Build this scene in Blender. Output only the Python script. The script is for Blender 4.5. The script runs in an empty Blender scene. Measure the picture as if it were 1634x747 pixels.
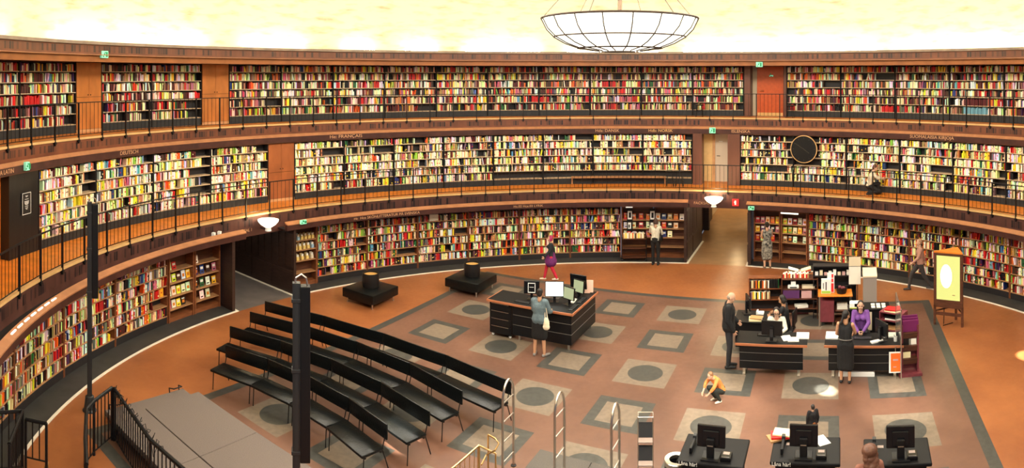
import bpy, bmesh, math, random
from mathutils import Vector, Matrix
PI = math.pi
rnd = random.Random(7)
COL = bpy.context.scene.collection
# ---- measured frame: the photograph is a cylindrical panorama taken from the top gallery railing
F, Y0, EYE = 1036.4, 119.5, 7.0
CX, CY = 2.305, 12.77                      # centre of the rotunda
E1 = Vector((.8822, -.4708, 0)); E2 = Vector((.4708, .8822, 0))   # directions of the floor pattern
TO = Vector((.505, 14.135, 0)); TA = 1.922
RZ = math.atan2(E1.y, E1.x)

def fl(x, y, z=0.0):                       # point at height z seen at a pixel
    t = (x-817)/F; d = F*(EYE-z)/(y-Y0)
    return Vector((d*math.sin(t), d*math.cos(t), z))
def dz(x, d, y):                           # point at distance d seen at a pixel
    t = (x-817)/F
    return Vector((d*math.sin(t), d*math.cos(t), EYE-(y-Y0)*d/F))
def psi(x, R):
    t = (x-817)/F; s, c = math.sin(t), math.cos(t)
    b = s*CX+c*CY; q = CX*CX+CY*CY-R*R
    d = b+math.sqrt(max(b*b-q, 0))
    return math.atan2(d*s-CX, d*c-CY)
def cp(p, R, z=0.0): return Vector((CX+R*math.sin(p), CY+R*math.cos(p), z))
def uv(u, v, z=0.0): return TO+E1*u+E2*v+Vector((0, 0, z))
def pix(P):
    d = math.hypot(P[0], P[1]); return 817+F*math.atan2(P[0], P[1]), Y0+F*(EYE-P[2])/d

# ---- materials
class _M(dict):
    def __missing__(s, k): s[k] = bpy.data.materials.new(k); return s[k]
MATS = _M()
def mat(name, col, rough=.6, metal=0, noise=0, scale=8, col2=None, stretch=(1,1,1), emit=None, es=1, bump=0, spec=.4, trans=0, ramp=(.35,.68)):
    m = MATS[name]; m.use_nodes = True; nt = m.node_tree; b = nt.nodes['Principled BSDF']
    b.inputs['Base Color'].default_value = (*col, 1); b.inputs['Roughness'].default_value = rough
    b.inputs['Metallic'].default_value = metal; b.inputs['Specular IOR Level'].default_value = spec
    if trans: b.inputs['Transmission Weight'].default_value = trans
    if emit: b.inputs['Emission Color'].default_value = (*emit, 1); b.inputs['Emission Strength'].default_value = es
    if noise or col2 or bump:
        tc = nt.nodes.new('ShaderNodeTexCoord'); mp = nt.nodes.new('ShaderNodeMapping'); mp.inputs['Scale'].default_value = stretch
        nz = nt.nodes.new('ShaderNodeTexNoise'); nz.inputs['Scale'].default_value = scale; nz.inputs['Detail'].default_value = 5
        nt.links.new(tc.outputs['Object'], mp.inputs[0]); nt.links.new(mp.outputs[0], nz.inputs['Vector'])
        if noise or col2:
            cr = nt.nodes.new('ShaderNodeValToRGB')
            c2 = col2 or tuple(c*(1-noise) for c in col)
            cr.color_ramp.elements[0].position = ramp[0]; cr.color_ramp.elements[1].position = ramp[1]
            cr.color_ramp.elements[0].color = (*c2, 1); cr.color_ramp.elements[1].color = (*col, 1)
            nt.links.new(nz.outputs['Fac'], cr.inputs[0]); nt.links.new(cr.outputs[0], b.inputs['Base Color'])
        if bump:
            bp = nt.nodes.new('ShaderNodeBump'); bp.inputs['Strength'].default_value = bump; bp.inputs['Distance'].default_value = .02
            nt.links.new(nz.outputs['Fac'], bp.inputs['Height']); nt.links.new(bp.outputs[0], b.inputs['Normal'])
    return m

# ---- mesh builder
class MB:
    def __init__(s): s.v = []; s.f = []; s.m = []; s.c = None
    def quadbox(s, P, mi=0):               # 8 points: bottom 4 ccw, top 4
        n = len(s.v); s.v += [tuple(p) for p in P]
        for a in ((3,2,1,0),(4,5,6,7),(0,1,5,4),(1,2,6,5),(2,3,7,6),(3,0,4,7)):
            s.f.append(tuple(n+i for i in a)); s.m.append(mi)
        return s
    def box(s, x0, x1, y0, y1, z0, z1, mi=0, M=None):
        P = [Vector(p) for p in ((x0,y0,z0),(x1,y0,z0),(x1,y1,z0),(x0,y1,z0),(x0,y0,z1),(x1,y0,z1),(x1,y1,z1),(x0,y1,z1))]
        if M: P = [M@p for p in P]
        return s.quadbox(P, mi)
    def rbox(s, x0, x1, y0, y1, z0, z1, r=.01, mi=0, M=None):   # box with bevelled edges
        bm = bmesh.new(); bmesh.ops.create_cube(bm, size=1)
        for v in bm.verts: v.co = Vector(((x0+x1)/2+v.co.x*(x1-x0), (y0+y1)/2+v.co.y*(y1-y0), (z0+z1)/2+v.co.z*(z1-z0)))
        bmesh.ops.bevel(bm, geom=bm.edges[:], offset=r, segments=2, affect='EDGES', profile=.5)
        return s.addbm(bm, mi, M)
    def addbm(s, bm, mi=0, M=None):
        n = len(s.v); bm.verts.ensure_lookup_table()
        for i, v in enumerate(bm.verts): v.index = i
        s.v += [tuple((M@v.co) if M else v.co) for v in bm.verts]
        for f in bm.faces: s.f.append(tuple(n+v.index for v in f.verts)); s.m.append(mi)
        bm.free(); return s
    def arc(s, R0, R1, p0, p1, z0, z1, mi=0, step=.025):
        k = max(1, int(math.ceil(abs(p1-p0)/step))); n = len(s.v)
        for i in range(k+1):
            p = p0+(p1-p0)*i/k
            for R, z in ((R0,z0),(R1,z0),(R1,z1),(R0,z1)): s.v.append(tuple(cp(p, R, z)))
        for i in range(k):
            a = n+4*i; b = a+4
            for j in range(4):
                j2 = (j+1) % 4; s.f.append((a+j, b+j, b+j2, a+j2)); s.m.append(mi)
        s.f.append((n,n+1,n+2,n+3)); s.m.append(mi); e = n+4*k; s.f.append((e+3,e+2,e+1,e)); s.m.append(mi)
        return s
    def tube(s, pts, r, seg=8, mi=0, caps=True):
        pts = [Vector(p) for p in pts]; n = len(s.v); N = len(pts)
        rs = r if isinstance(r, (list, tuple)) else [r]*N
        up = None
        for i, p in enumerate(pts):
            d = (pts[min(i+1,N-1)]-pts[max(i-1,0)]).normalized()
            if up is None: up = Vector((0,0,1)) if abs(d.z) < .9 else Vector((1,0,0))
            a = d.cross(up)
            if a.length < 1e-4: a = d.cross(Vector((0,1,0)))
            a.normalize(); b = d.cross(a).normalized(); up = -b if up.dot(b) < 0 else b
            up = a.cross(d)
            for k in range(seg):
                t = 2*PI*k/seg; s.v.append(tuple(p+(a*math.cos(t)+b*math.sin(t))*rs[i]))
        for i in range(N-1):
            for k in range(seg):
                k2 = (k+1) % seg; s.f.append((n+i*seg+k, n+i*seg+k2, n+(i+1)*seg+k2, n+(i+1)*seg+k)); s.m.append(mi)
        if caps:
            s.f.append(tuple(n+k for k in range(seg))[::-1]); s.m.append(mi)
            s.f.append(tuple(n+(N-1)*seg+k for k in range(seg))); s.m.append(mi)
        return s
    def lathe(s, prof, seg=24, c=(0,0,0), mi=0):   # (r,z) profile
        n = len(s.v); N = len(prof)
        for r, z in prof:
            for k in range(seg):
                t = 2*PI*k/seg; s.v.append((c[0]+r*math.cos(t), c[1]+r*math.sin(t), c[2]+z))
        for i in range(N-1):
            for k in range(seg):
                k2 = (k+1) % seg; s.f.append((n+i*seg+k, n+i*seg+k2, n+(i+1)*seg+k2, n+(i+1)*seg+k)); s.m.append(mi)
        return s
    def ball(s, c, rx, ry=None, rz=None, mi=0, M=None, seg=12):
        bm = bmesh.new(); bmesh.ops.create_uvsphere(bm, u_segments=seg, v_segments=max(6, seg*2//3), radius=1)
        for v in bm.verts: v.co = Vector((v.co.x*rx, v.co.y*(ry or rx), v.co.z*(rz or rx)))
        return s.addbm(bm, mi, Matrix.Translation(c)@(M or Matrix()))
    def prism(s, poly, z0, z1, mi=0):      # poly: xy points ccw
        n = len(s.v); k = len(poly)
        s.v += [(p[0], p[1], z0) for p in poly]+[(p[0], p[1], z1) for p in poly]
        s.f.append(tuple(range(n, n+k))[::-1]); s.m.append(mi); s.f.append(tuple(range(n+k, n+2*k))); s.m.append(mi)
        for i in range(k):
            j = (i+1) % k; s.f.append((n+i, n+j, n+k+j, n+k+i)); s.m.append(mi)
        return s

def mesh(name, mb, mats, off=None, smooth=False):
    me = bpy.data.meshes.new(name)
    v = mb.v if off is None else [(a[0]-off[0], a[1]-off[1], a[2]-off[2]) for a in mb.v]
    me.from_pydata(v, [], mb.f)
    if not isinstance(mats, (list, tuple)): mats = [mats]
    for m in mats: me.materials.append(MATS[m] if isinstance(m, str) else m)
    if len(mats) > 1: me.polygons.foreach_set('material_index', mb.m)
    if mb.c:
        ca = me.color_attributes.new('Col', 'BYTE_COLOR', 'CORNER')
        for poly, c in zip(me.polygons, mb.c):
            for li in poly.loop_indices: ca.data[li].color_srgb = (*c, 1)
    if smooth:
        me.polygons.foreach_set('use_smooth', [True]*len(me.polygons))
        try: me.set_sharp_from_angle(angle=math.radians(40))
        except Exception: pass
    me.validate(); return me
def tag(o, label=None, cat=None, group=None, kind=None):
    if label: o['label'] = label
    if cat: o['category'] = cat
    if group: o['group'] = group
    if kind: o['kind'] = kind
    return o
def thing(name, label, cat, loc=(0,0,0), rz=0, group=None):
    o = bpy.data.objects.new(name, None); COL.objects.link(o); o.empty_display_size = .1
    o.location = loc; o.rotation_euler = (0,0,rz); return tag(o, label, cat, group)
def part(name, mb, m, parent, world=False, smooth=False, label=None):
    r = parent
    while r.parent: r = r.parent
    me = mesh(name, mb, m, tuple(r.location) if world else None, smooth)
    o = bpy.data.objects.new(name, me); COL.objects.link(o); o.parent = parent
    if label: o['label'] = label
    return o
def one(name, mb, m, label=None, cat=None, group=None, kind=None, loc=None, rz=0, smooth=False):
    # a thing that is one mesh; verts in world coordinates unless loc is given
    if loc is None:
        lo = [min(v[i] for v in mb.v) for i in range(3)]; hi = [max(v[i] for v in mb.v) for i in range(3)]
        off = ((lo[0]+hi[0])/2, (lo[1]+hi[1])/2, lo[2]); me = mesh(name, mb, m, off, smooth); loc = off
    else: me = mesh(name, mb, m, None, smooth)
    o = bpy.data.objects.new(name, me); COL.objects.link(o); o.location = loc; o.rotation_euler = (0,0,rz)
    return tag(o, label, cat, group, kind)
def struct(name, mb, m, parent=None, smooth=False):
    me = mesh(name, mb, m, None, smooth); o = bpy.data.objects.new(name, me); COL.objects.link(o)
    if parent: o.parent = parent
    else: o['kind'] = 'structure'
    return o
def dup(root, loc=None, rz=None, parent=None, **k):
    c = root.copy(); COL.objects.link(c)
    if parent: c.parent = parent
    if loc is not None: c.location = loc
    if rz is not None: c.rotation_euler = (0,0,rz)
    tag(c, **k)
    for ch in list(root.children): dup(ch, parent=c)
    return c
def text_mesh(txt, size, ext=.004, align='CENTER'):
    cu = bpy.data.curves.new('t', 'FONT'); cu.body = txt; cu.size = size; cu.extrude = ext; cu.align_x = align; cu.resolution_u = 3
    o = bpy.data.objects.new('t', cu); COL.objects.link(o)
    me = bpy.data.meshes.new_from_object(o.evaluated_get(bpy.context.evaluated_depsgraph_get()))
    bpy.data.objects.remove(o); bpy.data.curves.remove(cu)
    mb = MB(); mb.v = [tuple(v.co) for v in me.vertices]; mb.f = [tuple(p.vertices) for p in me.polygons]; mb.m = [0]*len(mb.f)
    bpy.data.meshes.remove(me); return mb
def frame_at(P, Q=None, rz=0):
    return Matrix.Translation(P)@Matrix.Rotation(rz, 4, 'Z')
mat('wood_dark', (.13,.045,.022), .45, noise=.45, scale=3, stretch=(1,1,6))
mat('wood_red', (.27,.085,.03), .4, noise=.35, scale=3, stretch=(1,1,5))
mat('wood_orange', (.80,.24,.022), .4, noise=.25, scale=4, stretch=(1,1,.3))
mat('wood_light', (.66,.34,.15), .5, noise=.2, scale=5)
mat('nosing', (.70,.42,.17), .45, noise=.15, scale=5)
mat('shelf_edge', (.50,.25,.11), .5, noise=.2, scale=5)
mat('shelf_pale', (.62,.45,.28), .5, noise=.2, scale=5)
mat('black_case', (.018,.015,.016), .5)
mat('black_panel', (.008,.008,.009), .35)
mat('base_grey', (.02,.022,.024), .5)
mat('ring_grey', (.05,.048,.046), .55, noise=.25, scale=3)
mat('white_line', (.85,.78,.66), .5)
mat('metal_black', (.008,.008,.009), .4, spec=.3)
mat('metal_grey', (.035,.036,.038), .4, metal=.2)
mat('chrome', (.62,.58,.52), .28, metal=1)
mat('brass', (.75,.5,.22), .3, metal=1)
mat('plaster', (.93,.89,.62), .9, col2=(.66,.50,.30), scale=1.3, stretch=(1,1,4), bump=.3, ramp=(.24,.50))
mat('plaster_plain', (.9,.86,.74), .9)
mat('cream_wall', (.72,.60,.42), .7, noise=.1, scale=2)
mat('leather', (.004,.005,.005), .3, bump=.25, scale=30, spec=.28)
mat('white', (.85,.84,.80), .5)
mat('paper', (.80,.76,.66), .7)
mat('letter', (.60,.33,.17), .6)
mat('letter_white', (.85,.84,.8), .6)
mat('letter_green', (.02,.30,.12), .5)
mat('sign_green', (.25,.75,.5), .5, emit=(.35,.9,.6), es=.35)
mat('sign_red', (.7,.03,.03), .5, emit=(.8,.03,.02), es=.25)
mat('lamp_bowl', (.9,.9,.8), .5, emit=(1,.97,.78), es=2.2)
mat('chand_glass', (.95,.93,.82), .4, emit=(1,.95,.80), es=2.2)
mat('stage_carpet', (.17,.135,.118), .9, noise=.2, scale=60, bump=.2)
mat('mat_grey', (.13,.115,.10), .9, noise=.25, scale=60, bump=.2)
mat('uplight', (1,.95,.7), .5, emit=(1,.93,.70), es=30)

def floor_material():
    m = bpy.data.materials.new('linoleum_floor'); m.use_nodes = True; nt = m.node_tree; N = nt.nodes; L = nt.links
    b = N['Principled BSDF']; b.inputs['Roughness'].default_value = .34; b.inputs['Specular IOR Level'].default_value = .42
    geo = N.new('ShaderNodeNewGeometry')
    def M(op, a, b_=None, c_=None):
        n = N.new('ShaderNodeMath'); n.operation = op
        for i, x in enumerate((a, b_, c_)):
            if x is None: continue
            if isinstance(x, (int, float)): n.inputs[i].default_value = x
            else: L.new(x, n.inputs[i])
        return n.outputs[0]
    sx = N.new('ShaderNodeSeparateXYZ'); L.new(geo.outputs['Position'], sx.inputs[0]); X, Y = sx.outputs[0], sx.outputs[1]
    dx, dy = M('SUBTRACT', X, TO.x), M('SUBTRACT', Y, TO.y)
    u = M('ADD', M('MULTIPLY', dx, E1.x), M('MULTIPLY', dy, E1.y))
    v = M('ADD', M('MULTIPLY', dx, E2.x), M('MULTIPLY', dy, E2.y))
    un, vn = M('DIVIDE', u, TA), M('DIVIDE', v, TA)
    iu, iv = M('ROUND', un), M('ROUND', vn)
    fu, fv = M('MULTIPLY', M('SUBTRACT', un, iu), TA), M('MULTIPLY', M('SUBTRACT', vn, iv), TA)
    au, av = M('ABSOLUTE', fu), M('ABSOLUTE', fv); mx = M('MAXIMUM', au, av)
    rad = M('SQRT', M('ADD', M('MULTIPLY', fu, fu), M('MULTIPLY', fv, fv)))
    par = M('FLOORED_MODULO', M('ADD', iu, iv), 2)      # 0 circle, 1 square
    ing = M('MULTIPLY', M('LESS_THAN', M('ABSOLUTE', M('SUBTRACT', iu, 1)), 3.5), M('LESS_THAN', M('ABSOLUTE', iv), 3.5))
    sq = M('MULTIPLY', ing, M('LESS_THAN', mx, .62))
    circ = M('LESS_THAN', rad, .415); inner = M('LESS_THAN', mx, .40)
    dark = M('ADD', M('MULTIPLY', M('SUBTRACT', 1, par), circ), M('MULTIPLY', par, M('SUBTRACT', 1, inner)))
    cu, cv = M('ABSOLUTE', M('SUBTRACT', u, 1.9)), M('ABSOLUTE', M('ADD', v, .1))
    cm = M('MAXIMUM', cu, cv)
    band = M('MULTIPLY', M('LESS_THAN', cm, 7.36), M('GREATER_THAN', cm, 7.12))
    inside = M('LESS_THAN', cm, 7.24)
    cx_, cy_ = M('SUBTRACT', X, CX), M('SUBTRACT', Y, CY)
    R = M('SQRT', M('ADD', M('MULTIPLY', cx_, cx_), M('MULTIPLY', cy_, cy_)))
    nz = N.new('ShaderNodeTexNoise'); nz.inputs['Scale'].default_value = .55; nz.inputs['Detail'].default_value = 9; nz.inputs['Roughness'].default_value = .62
    L.new(geo.outputs['Position'], nz.inputs['Vector'])
    nf = N.new('ShaderNodeTexNoise'); nf.inputs['Scale'].default_value = 9; nf.inputs['Detail'].default_value = 6; L.new(geo.outputs['Position'], nf.inputs['Vector'])
    def ramp(f, c0, c1, a=.35, b2=.65):
        r = N.new('ShaderNodeValToRGB'); L.new(f, r.inputs[0]); e = r.color_ramp.elements
        e[0].position = a; e[1].position = b2; e[0].color = (*c0, 1); e[1].color = (*c1, 1); return r.outputs[0]
    def mix(f, a, b2):
        n = N.new('ShaderNodeMix'); n.data_type = 'RGBA'
        if isinstance(f, (int, float)): n.inputs[0].default_value = f
        else: L.new(f, n.inputs[0])
        for i, x in ((6, a), (7, b2)):
            if isinstance(x, tuple): n.inputs[i].default_value = (*x, 1)
            else: L.new(x, n.inputs[i])
        return n.outputs[2]
    outer = ramp(nz.outputs[0], (.25,.08,.027), (.37,.13,.042))
    inn = ramp(nz.outputs[0], (.125,.059,.038), (.185,.09,.058))
    base = mix(inside, outer, inn)
    fine = ramp(nf.outputs[0], (.165,.125,.09), (.215,.165,.12))
    drk = ramp(nf.outputs[0], (.045,.045,.04), (.07,.068,.06))
    base = mix(sq, base, mix(dark, fine, drk))
    base = mix(band, base, drk)
    L.new(base, b.inputs['Base Color'])
    bp = N.new('ShaderNodeBump'); bp.inputs['Strength'].default_value = .06; bp.inputs['Distance'].default_value = .01
    L.new(nf.outputs[0], bp.inputs['Height']); L.new(bp.outputs[0], b.inputs['Normal'])
    rr = N.new('ShaderNodeMapRange'); rr.inputs['To Min'].default_value = .24; rr.inputs['To Max'].default_value = .48
    L.new(nf.outputs[0], rr.inputs['Value']); L.new(rr.outputs[0], b.inputs['Roughness'])
    MATS['floor'] = m
floor_material()
mat('lamp_tube', (.9,.88,.8), .5, emit=(1,.95,.8), es=.8)

def frieze(name, R, za, zb, base=(.22,.07,.03), dk=(.085,.03,.016), lt=(.33,.12,.05), w=.085):
    # veneered frieze: a row of upright inlaid blocks of varied wood
    m = bpy.data.materials.new(name); m.use_nodes = True; nt = m.node_tree; N = nt.nodes; L = nt.links
    b = N['Principled BSDF']; b.inputs['Roughness'].default_value = .42
    geo = N.new('ShaderNodeNewGeometry'); sx = N.new('ShaderNodeSeparateXYZ'); L.new(geo.outputs['Position'], sx.inputs[0])
    def M(op, a, b_=None):
        n = N.new('ShaderNodeMath'); n.operation = op
        for i, x in enumerate((a, b_)):
            if x is None: continue
            if isinstance(x, (int, float)): n.inputs[i].default_value = x
            else: L.new(x, n.inputs[i])
        return n.outputs[0]
    a = M('MULTIPLY', M('ARCTAN2', M('SUBTRACT', sx.outputs[0], CX), M('SUBTRACT', sx.outputs[1], CY)), R/w)
    cell = M('FLOOR', a); fr = M('SUBTRACT', a, cell)
    wn = N.new('ShaderNodeTexWhiteNoise'); wn.noise_dimensions = '1D'; L.new(cell, wn.inputs['W'])
    big = M('FLOOR', M('DIVIDE', a, 14.)); wb = N.new('ShaderNodeTexWhiteNoise'); wb.noise_dimensions = '1D'; L.new(big, wb.inputs['W'])
    inz = M('MULTIPLY', M('GREATER_THAN', sx.outputs[2], za), M('LESS_THAN', sx.outputs[2], zb))
    k = M('MULTIPLY', M('MULTIPLY', inz, M('GREATER_THAN', fr, .16)), M('GREATER_THAN', wn.outputs['Value'], .22))
    cr = N.new('ShaderNodeValToRGB'); L.new(wn.outputs['Value'], cr.inputs[0]); e = cr.color_ramp.elements
    e[0].position = .3; e[1].position = 1.; e[0].color = (*dk, 1); e[1].color = (*lt, 1)
    nz = N.new('ShaderNodeTexNoise'); nz.inputs['Scale'].default_value = 2.; nz.inputs['Detail'].default_value = 6; L.new(geo.outputs['Position'], nz.inputs['Vector'])
    cb = N.new('ShaderNodeValToRGB'); L.new(nz.outputs[0], cb.inputs[0]); e = cb.color_ramp.elements
    e[0].position = .3; e[1].position = .7; e[0].color = (*[c*.7 for c in base], 1); e[1].color = (*[c*1.2 for c in base], 1)
    mx = N.new('ShaderNodeMix'); mx.data_type = 'RGBA'; L.new(k, mx.inputs[0]); L.new(cb.outputs[0], mx.inputs[6]); L.new(cr.outputs[0], mx.inputs[7])
    L.new(mx.outputs[2], b.inputs['Base Color']); MATS[name] = m
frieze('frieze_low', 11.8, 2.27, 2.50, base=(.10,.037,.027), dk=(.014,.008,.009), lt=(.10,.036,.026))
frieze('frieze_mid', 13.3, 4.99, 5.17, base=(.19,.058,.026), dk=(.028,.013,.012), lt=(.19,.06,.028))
frieze('frieze_top', 13.25, 7.62, 7.80, base=(.17,.054,.022), dk=(.035,.016,.012), lt=(.17,.056,.025), w=.1)

def obj_color_material(name, rough=.5):
    m = bpy.data.materials.new(name); m.use_nodes = True; nt = m.node_tree; b = nt.nodes['Principled BSDF']
    oi = nt.nodes.new('ShaderNodeObjectInfo'); nt.links.new(oi.outputs['Color'], b.inputs['Base Color']); b.inputs['Roughness'].default_value = rough
    MATS[name] = m
obj_color_material('book_cover')
def attr_material(name, rough=.55):
    m = bpy.data.materials.new(name); m.use_nodes = True; nt = m.node_tree; b = nt.nodes['Principled BSDF']
    a = nt.nodes.new('ShaderNodeVertexColor'); a.layer_name = 'Col'; nt.links.new(a.outputs[0], b.inputs['Base Color']); b.inputs['Roughness'].default_value = rough
    MATS[name] = m
attr_material('book_spines')
PL, PR = -2.05, 1.52                      # azimuths (about the rotunda's centre) between which the room is seen
# level heights and radii
Z1, Z2, Z3 = 0.0, 2.63, 5.28
RC1, RC2, RC3 = 11.9, 13.1, 14.4          # faces of the bookcases
RE2, RE3 = 11.8, 13.3                     # gallery edges
# passages at ground level (azimuth ranges at the case face)
PA = (math.radians(-64.9), math.radians(-53.9)); PB = (math.radians(21.6), math.radians(32.7))

# floor: a disc to the rotunda's wall plus two passage floors
mb = MB(); mb.v.append((CX, CY, 0)); n = 180
for i in range(n):
    t = 2*PI*i/n; mb.v.append((CX+11.22*math.sin(t), CY+11.22*math.cos(t), 0))
for i in range(n): mb.f.append((0, 1+(i+1) % n, 1+i)); mb.m.append(0)
struct('floor', mb, 'floor')
def passage_frame(rng):
    a, b = cp(rng[0], 11.22), cp(rng[1], 11.22); mid = (rng[0]+rng[1])/2
    return a, b, Vector((math.sin(mid), math.cos(mid), 0))
def ring_sections(f):                      # ring pieces of the ground tier between the passages
    f(PL-.6, PA[0]); f(PA[1], PB[0]); f(PB[1], PR+.6)
k = [0]
def ring(a, b):
    m = MB().arc(11.27, 12.2, a, b, -.02, .012); struct('floor_border', m, 'ring_grey')
    m = MB().arc(11.215, 11.275, a, b, -.02, .02); struct('trim_%d' % (k[0]+1), m, 'white_line'); k[0] += 1
ring_sections(ring)
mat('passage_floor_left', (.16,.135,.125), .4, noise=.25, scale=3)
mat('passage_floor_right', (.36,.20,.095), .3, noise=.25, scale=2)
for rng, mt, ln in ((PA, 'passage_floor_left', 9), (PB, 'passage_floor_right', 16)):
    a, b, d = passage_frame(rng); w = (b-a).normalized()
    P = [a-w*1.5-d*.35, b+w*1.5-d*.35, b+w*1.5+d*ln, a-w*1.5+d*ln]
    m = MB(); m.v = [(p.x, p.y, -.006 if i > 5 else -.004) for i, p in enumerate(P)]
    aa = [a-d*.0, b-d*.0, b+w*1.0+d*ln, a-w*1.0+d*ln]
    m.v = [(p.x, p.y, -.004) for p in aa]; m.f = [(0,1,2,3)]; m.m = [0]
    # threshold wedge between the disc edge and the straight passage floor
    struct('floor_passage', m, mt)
# drum wall above the cornice
def drum():
    m = MB(); n = 240; zs = [7.7, 8.5, 10, 12, 16, 21]
    for z in zs:
        for i in range(n):
            t = 2*PI*i/n; m.v.append((CX+14.6*math.sin(t), CY+14.6*math.cos(t), z))
    for j in range(len(zs)-1):
        for i in range(n):
            i2 = (i+1) % n; m.f.append((j*n+i2, j*n+i, (j+1)*n+i, (j+1)*n+i2)); m.m.append(0)
    return m
struct('wall_drum', drum(), 'plaster', smooth=True)
m = MB().arc(0, 14.6, -PI, PI, 21, 21.1, step=.1); struct('ceiling', m, 'plaster_plain')
# outer shell behind each tier of cases
m = MB().arc(14.95, 15.1, PL-.6, PR+.6, 5.0, 8.0); struct('wall_top_tier', m, 'wood_dark')
# lids: floors of the galleries (walkways) and their fasciae
AZ0, AZ1 = PL-.6, PR+.6
struct('floor_middle_gallery', MB().arc(RE2+.02, 15.6, AZ0, AZ1, Z2-.12, Z2), 'wood_orange')
struct('floor_top_gallery', MB().arc(RE3+.02, 16.4, AZ0, AZ1, Z3-.12, Z3), 'wood_orange')
def fascia(no, RE, ztop, zbot, fr, secs, RL, zl, zb, wl=.14):
    struct('trim_%d' % no, MB().arc(RE-.04, RE+.10, AZ0, AZ1, ztop-.045, ztop+.012), 'nosing')
    struct('wall_fascia', MB().arc(RE, RE+.06, AZ0, AZ1, zbot, ztop-.045), fr)
    for a, b in secs:
        t = struct('trim_%d' % (no+1), MB().arc(RL, RL+wl, a, b, zb, zl-.02), 'ledge_wood')
        m = MB(); k_ = max(1, int((b-a)/.025)); n = 0
        for i in range(k_+1):                 # top board, rising towards the frieze
            p = a+(b-a)*i/k_
            for R, z in ((RL-.02, zl-.03), (RL+wl, zl+.02), (RL+wl, zl+.065), (RL-.02, zl)): m.v.append(tuple(cp(p, R, z)))
        for i in range(k_):
            for j in range(4): m.f.append((4*i+j, 4*i+4+j, 4*i+4+(j+1) % 4, 4*i+(j+1) % 4)); m.m.append(0)
        m.f += [(0,1,2,3), (4*k_+3,4*k_+2,4*k_+1,4*k_)]; m.m += [0,0]
        struct('ledge_top', m, 'nosing_red', parent=t)
        struct('ledge_support', MB().arc(RL+wl, RE+.05, a, b, zb, zb+.02), 'black_case', parent=t)
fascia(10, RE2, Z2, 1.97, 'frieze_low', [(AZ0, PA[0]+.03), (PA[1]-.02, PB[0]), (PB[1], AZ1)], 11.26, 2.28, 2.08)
fascia(20, RE3, Z3, 4.66, 'frieze_mid', [(AZ0, AZ1)], 13.0, 4.88, 4.67, .07)
# top cornice
struct('trim_30', MB().arc(13.05, 14.3, AZ0, AZ1, 7.835, 7.92), 'cornice_pale')
struct('wall_cornice', MB().arc(13.12, 13.22, AZ0, AZ1, 7.56, 7.835), 'frieze_top')
struct('trim_31', MB().arc(13.08, 13.13, AZ0, AZ1, 7.545, 7.565), 'nosing_red')
mat('cornice_pale', (.34,.25,.18), .6, noise=.3, scale=3); mat('ledge_wood', (.075,.026,.020), .4, noise=.4, scale=3)
mat('nosing_red', (.46,.20,.09), .45, noise=.2, scale=5)
mat('wood_frieze', (.36,.12,.03), .4, noise=.3, scale=2)
struct('wall_cornice_lower', MB().arc(13.2, 13.3, AZ0, AZ1, 7.36, 7.56), 'wood_frieze')
struct('ceiling_top_tier', MB().arc(13.2, 14.95, AZ0, AZ1, 7.62, 7.7), 'wood_red')
# passage walls, panelled
def passage_walls(rng, name, ln, offs):
    a, b, d = passage_frame(rng)
    for s, (p, w, o) in enumerate(((a, (a-b).normalized(), offs[0]), (b, (b-a).normalized(), offs[1]))):
        base = p-d*(-.08)
        M = Matrix((( d.x, w.x, 0, base.x), (d.y, w.y, 0, base.y), (0, 0, 1, 0), (0, 0, 0, 1)))
        m = MB().box(0, ln, .06, .16, 0, 2.1, M=M); t = struct('wall_%s_%s' % (name, 'near' if s == 0 else 'far'), m, 'wood_dark_panel')
        m2 = MB()
        x = 0
        for st in range(int(ln/1.1)):
            x0 = st*1.1
            for (u0, u1, z0, z1) in ((x0+.05, x0+1.05, .12, .75), (x0+.05, x0+.36, .85, 1.92), (x0+.42, x0+.70, .85, 1.92), (x0+.76, x0+1.05, .85, 1.92)):
                m2.box(u0, u1, .035, .062, z0, z1, M=M)
        struct('panelling', m2, 'wood_dark_panel', parent=t)
        struct('baseboard', MB().box(-.08, ln, -.02, .06, 0, .018, M=M), 'white_line', parent=t)
mat('wood_dark_panel', (.045,.022,.016), .45, noise=.4, scale=4, stretch=(1,1,5))
passage_walls(PA, 'left_passage', 8, (0, 0))
passage_walls(PB, 'right_passage', 3.2, (0, 0))
# the right passage widens: far door blocks and pale end of the side hall
a, b, d = passage_frame(PB); w = (a-b).normalized()
M = Matrix(((d.x, w.x, 0, a.x), (d.y, w.y, 0, a.y), (0, 0, 1, 0), (0, 0, 0, 1)))
struct('wall_hall', MB().box(15.8, 16, -8, 4, 0, 4, M=M), 'cream_wall')
struct('wall_hall_side', MB().box(3.4, 7.6, .35, .5, 0, 2.45, M=M).box(5.2,5.5,.1,.36,0,2.3,M=M), 'wood_dark_panel')
struct('wall_hall_pale_side', MB().box(7.6, 15.8, .45, .6, 0, 4, M=M), 'cream_wall')
struct('ceiling_passage', MB().box(.66, 9, -3.0, .6, 2.12, 2.2, M=M), 'wood_dark_panel')
struct('ceiling_hall', MB().box(9, 16, -8, 4, 4, 4.1, M=M), 'plaster_plain')
struct('wall_hall_far_side', MB().box(3.3, 15.8, -5.2, -5.05, 0, 4, M=M), 'cream_wall')
a, b, d = passage_frame(PA); w = (a-b).normalized()
M2 = Matrix(((d.x, w.x, 0, a.x), (d.y, w.y, 0, a.y), (0, 0, 1, 0), (0, 0, 0, 1)))
struct('ceiling_left_passage', MB().box(.66, 9, -3.0, .6, 2.12, 2.2, M=M2), 'wood_dark_panel')
struct('wall_left_passage_end', MB().box(8.9, 9, -3.0, .6, 0, 2.3, M=M2), 'wood_dark_panel')
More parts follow.
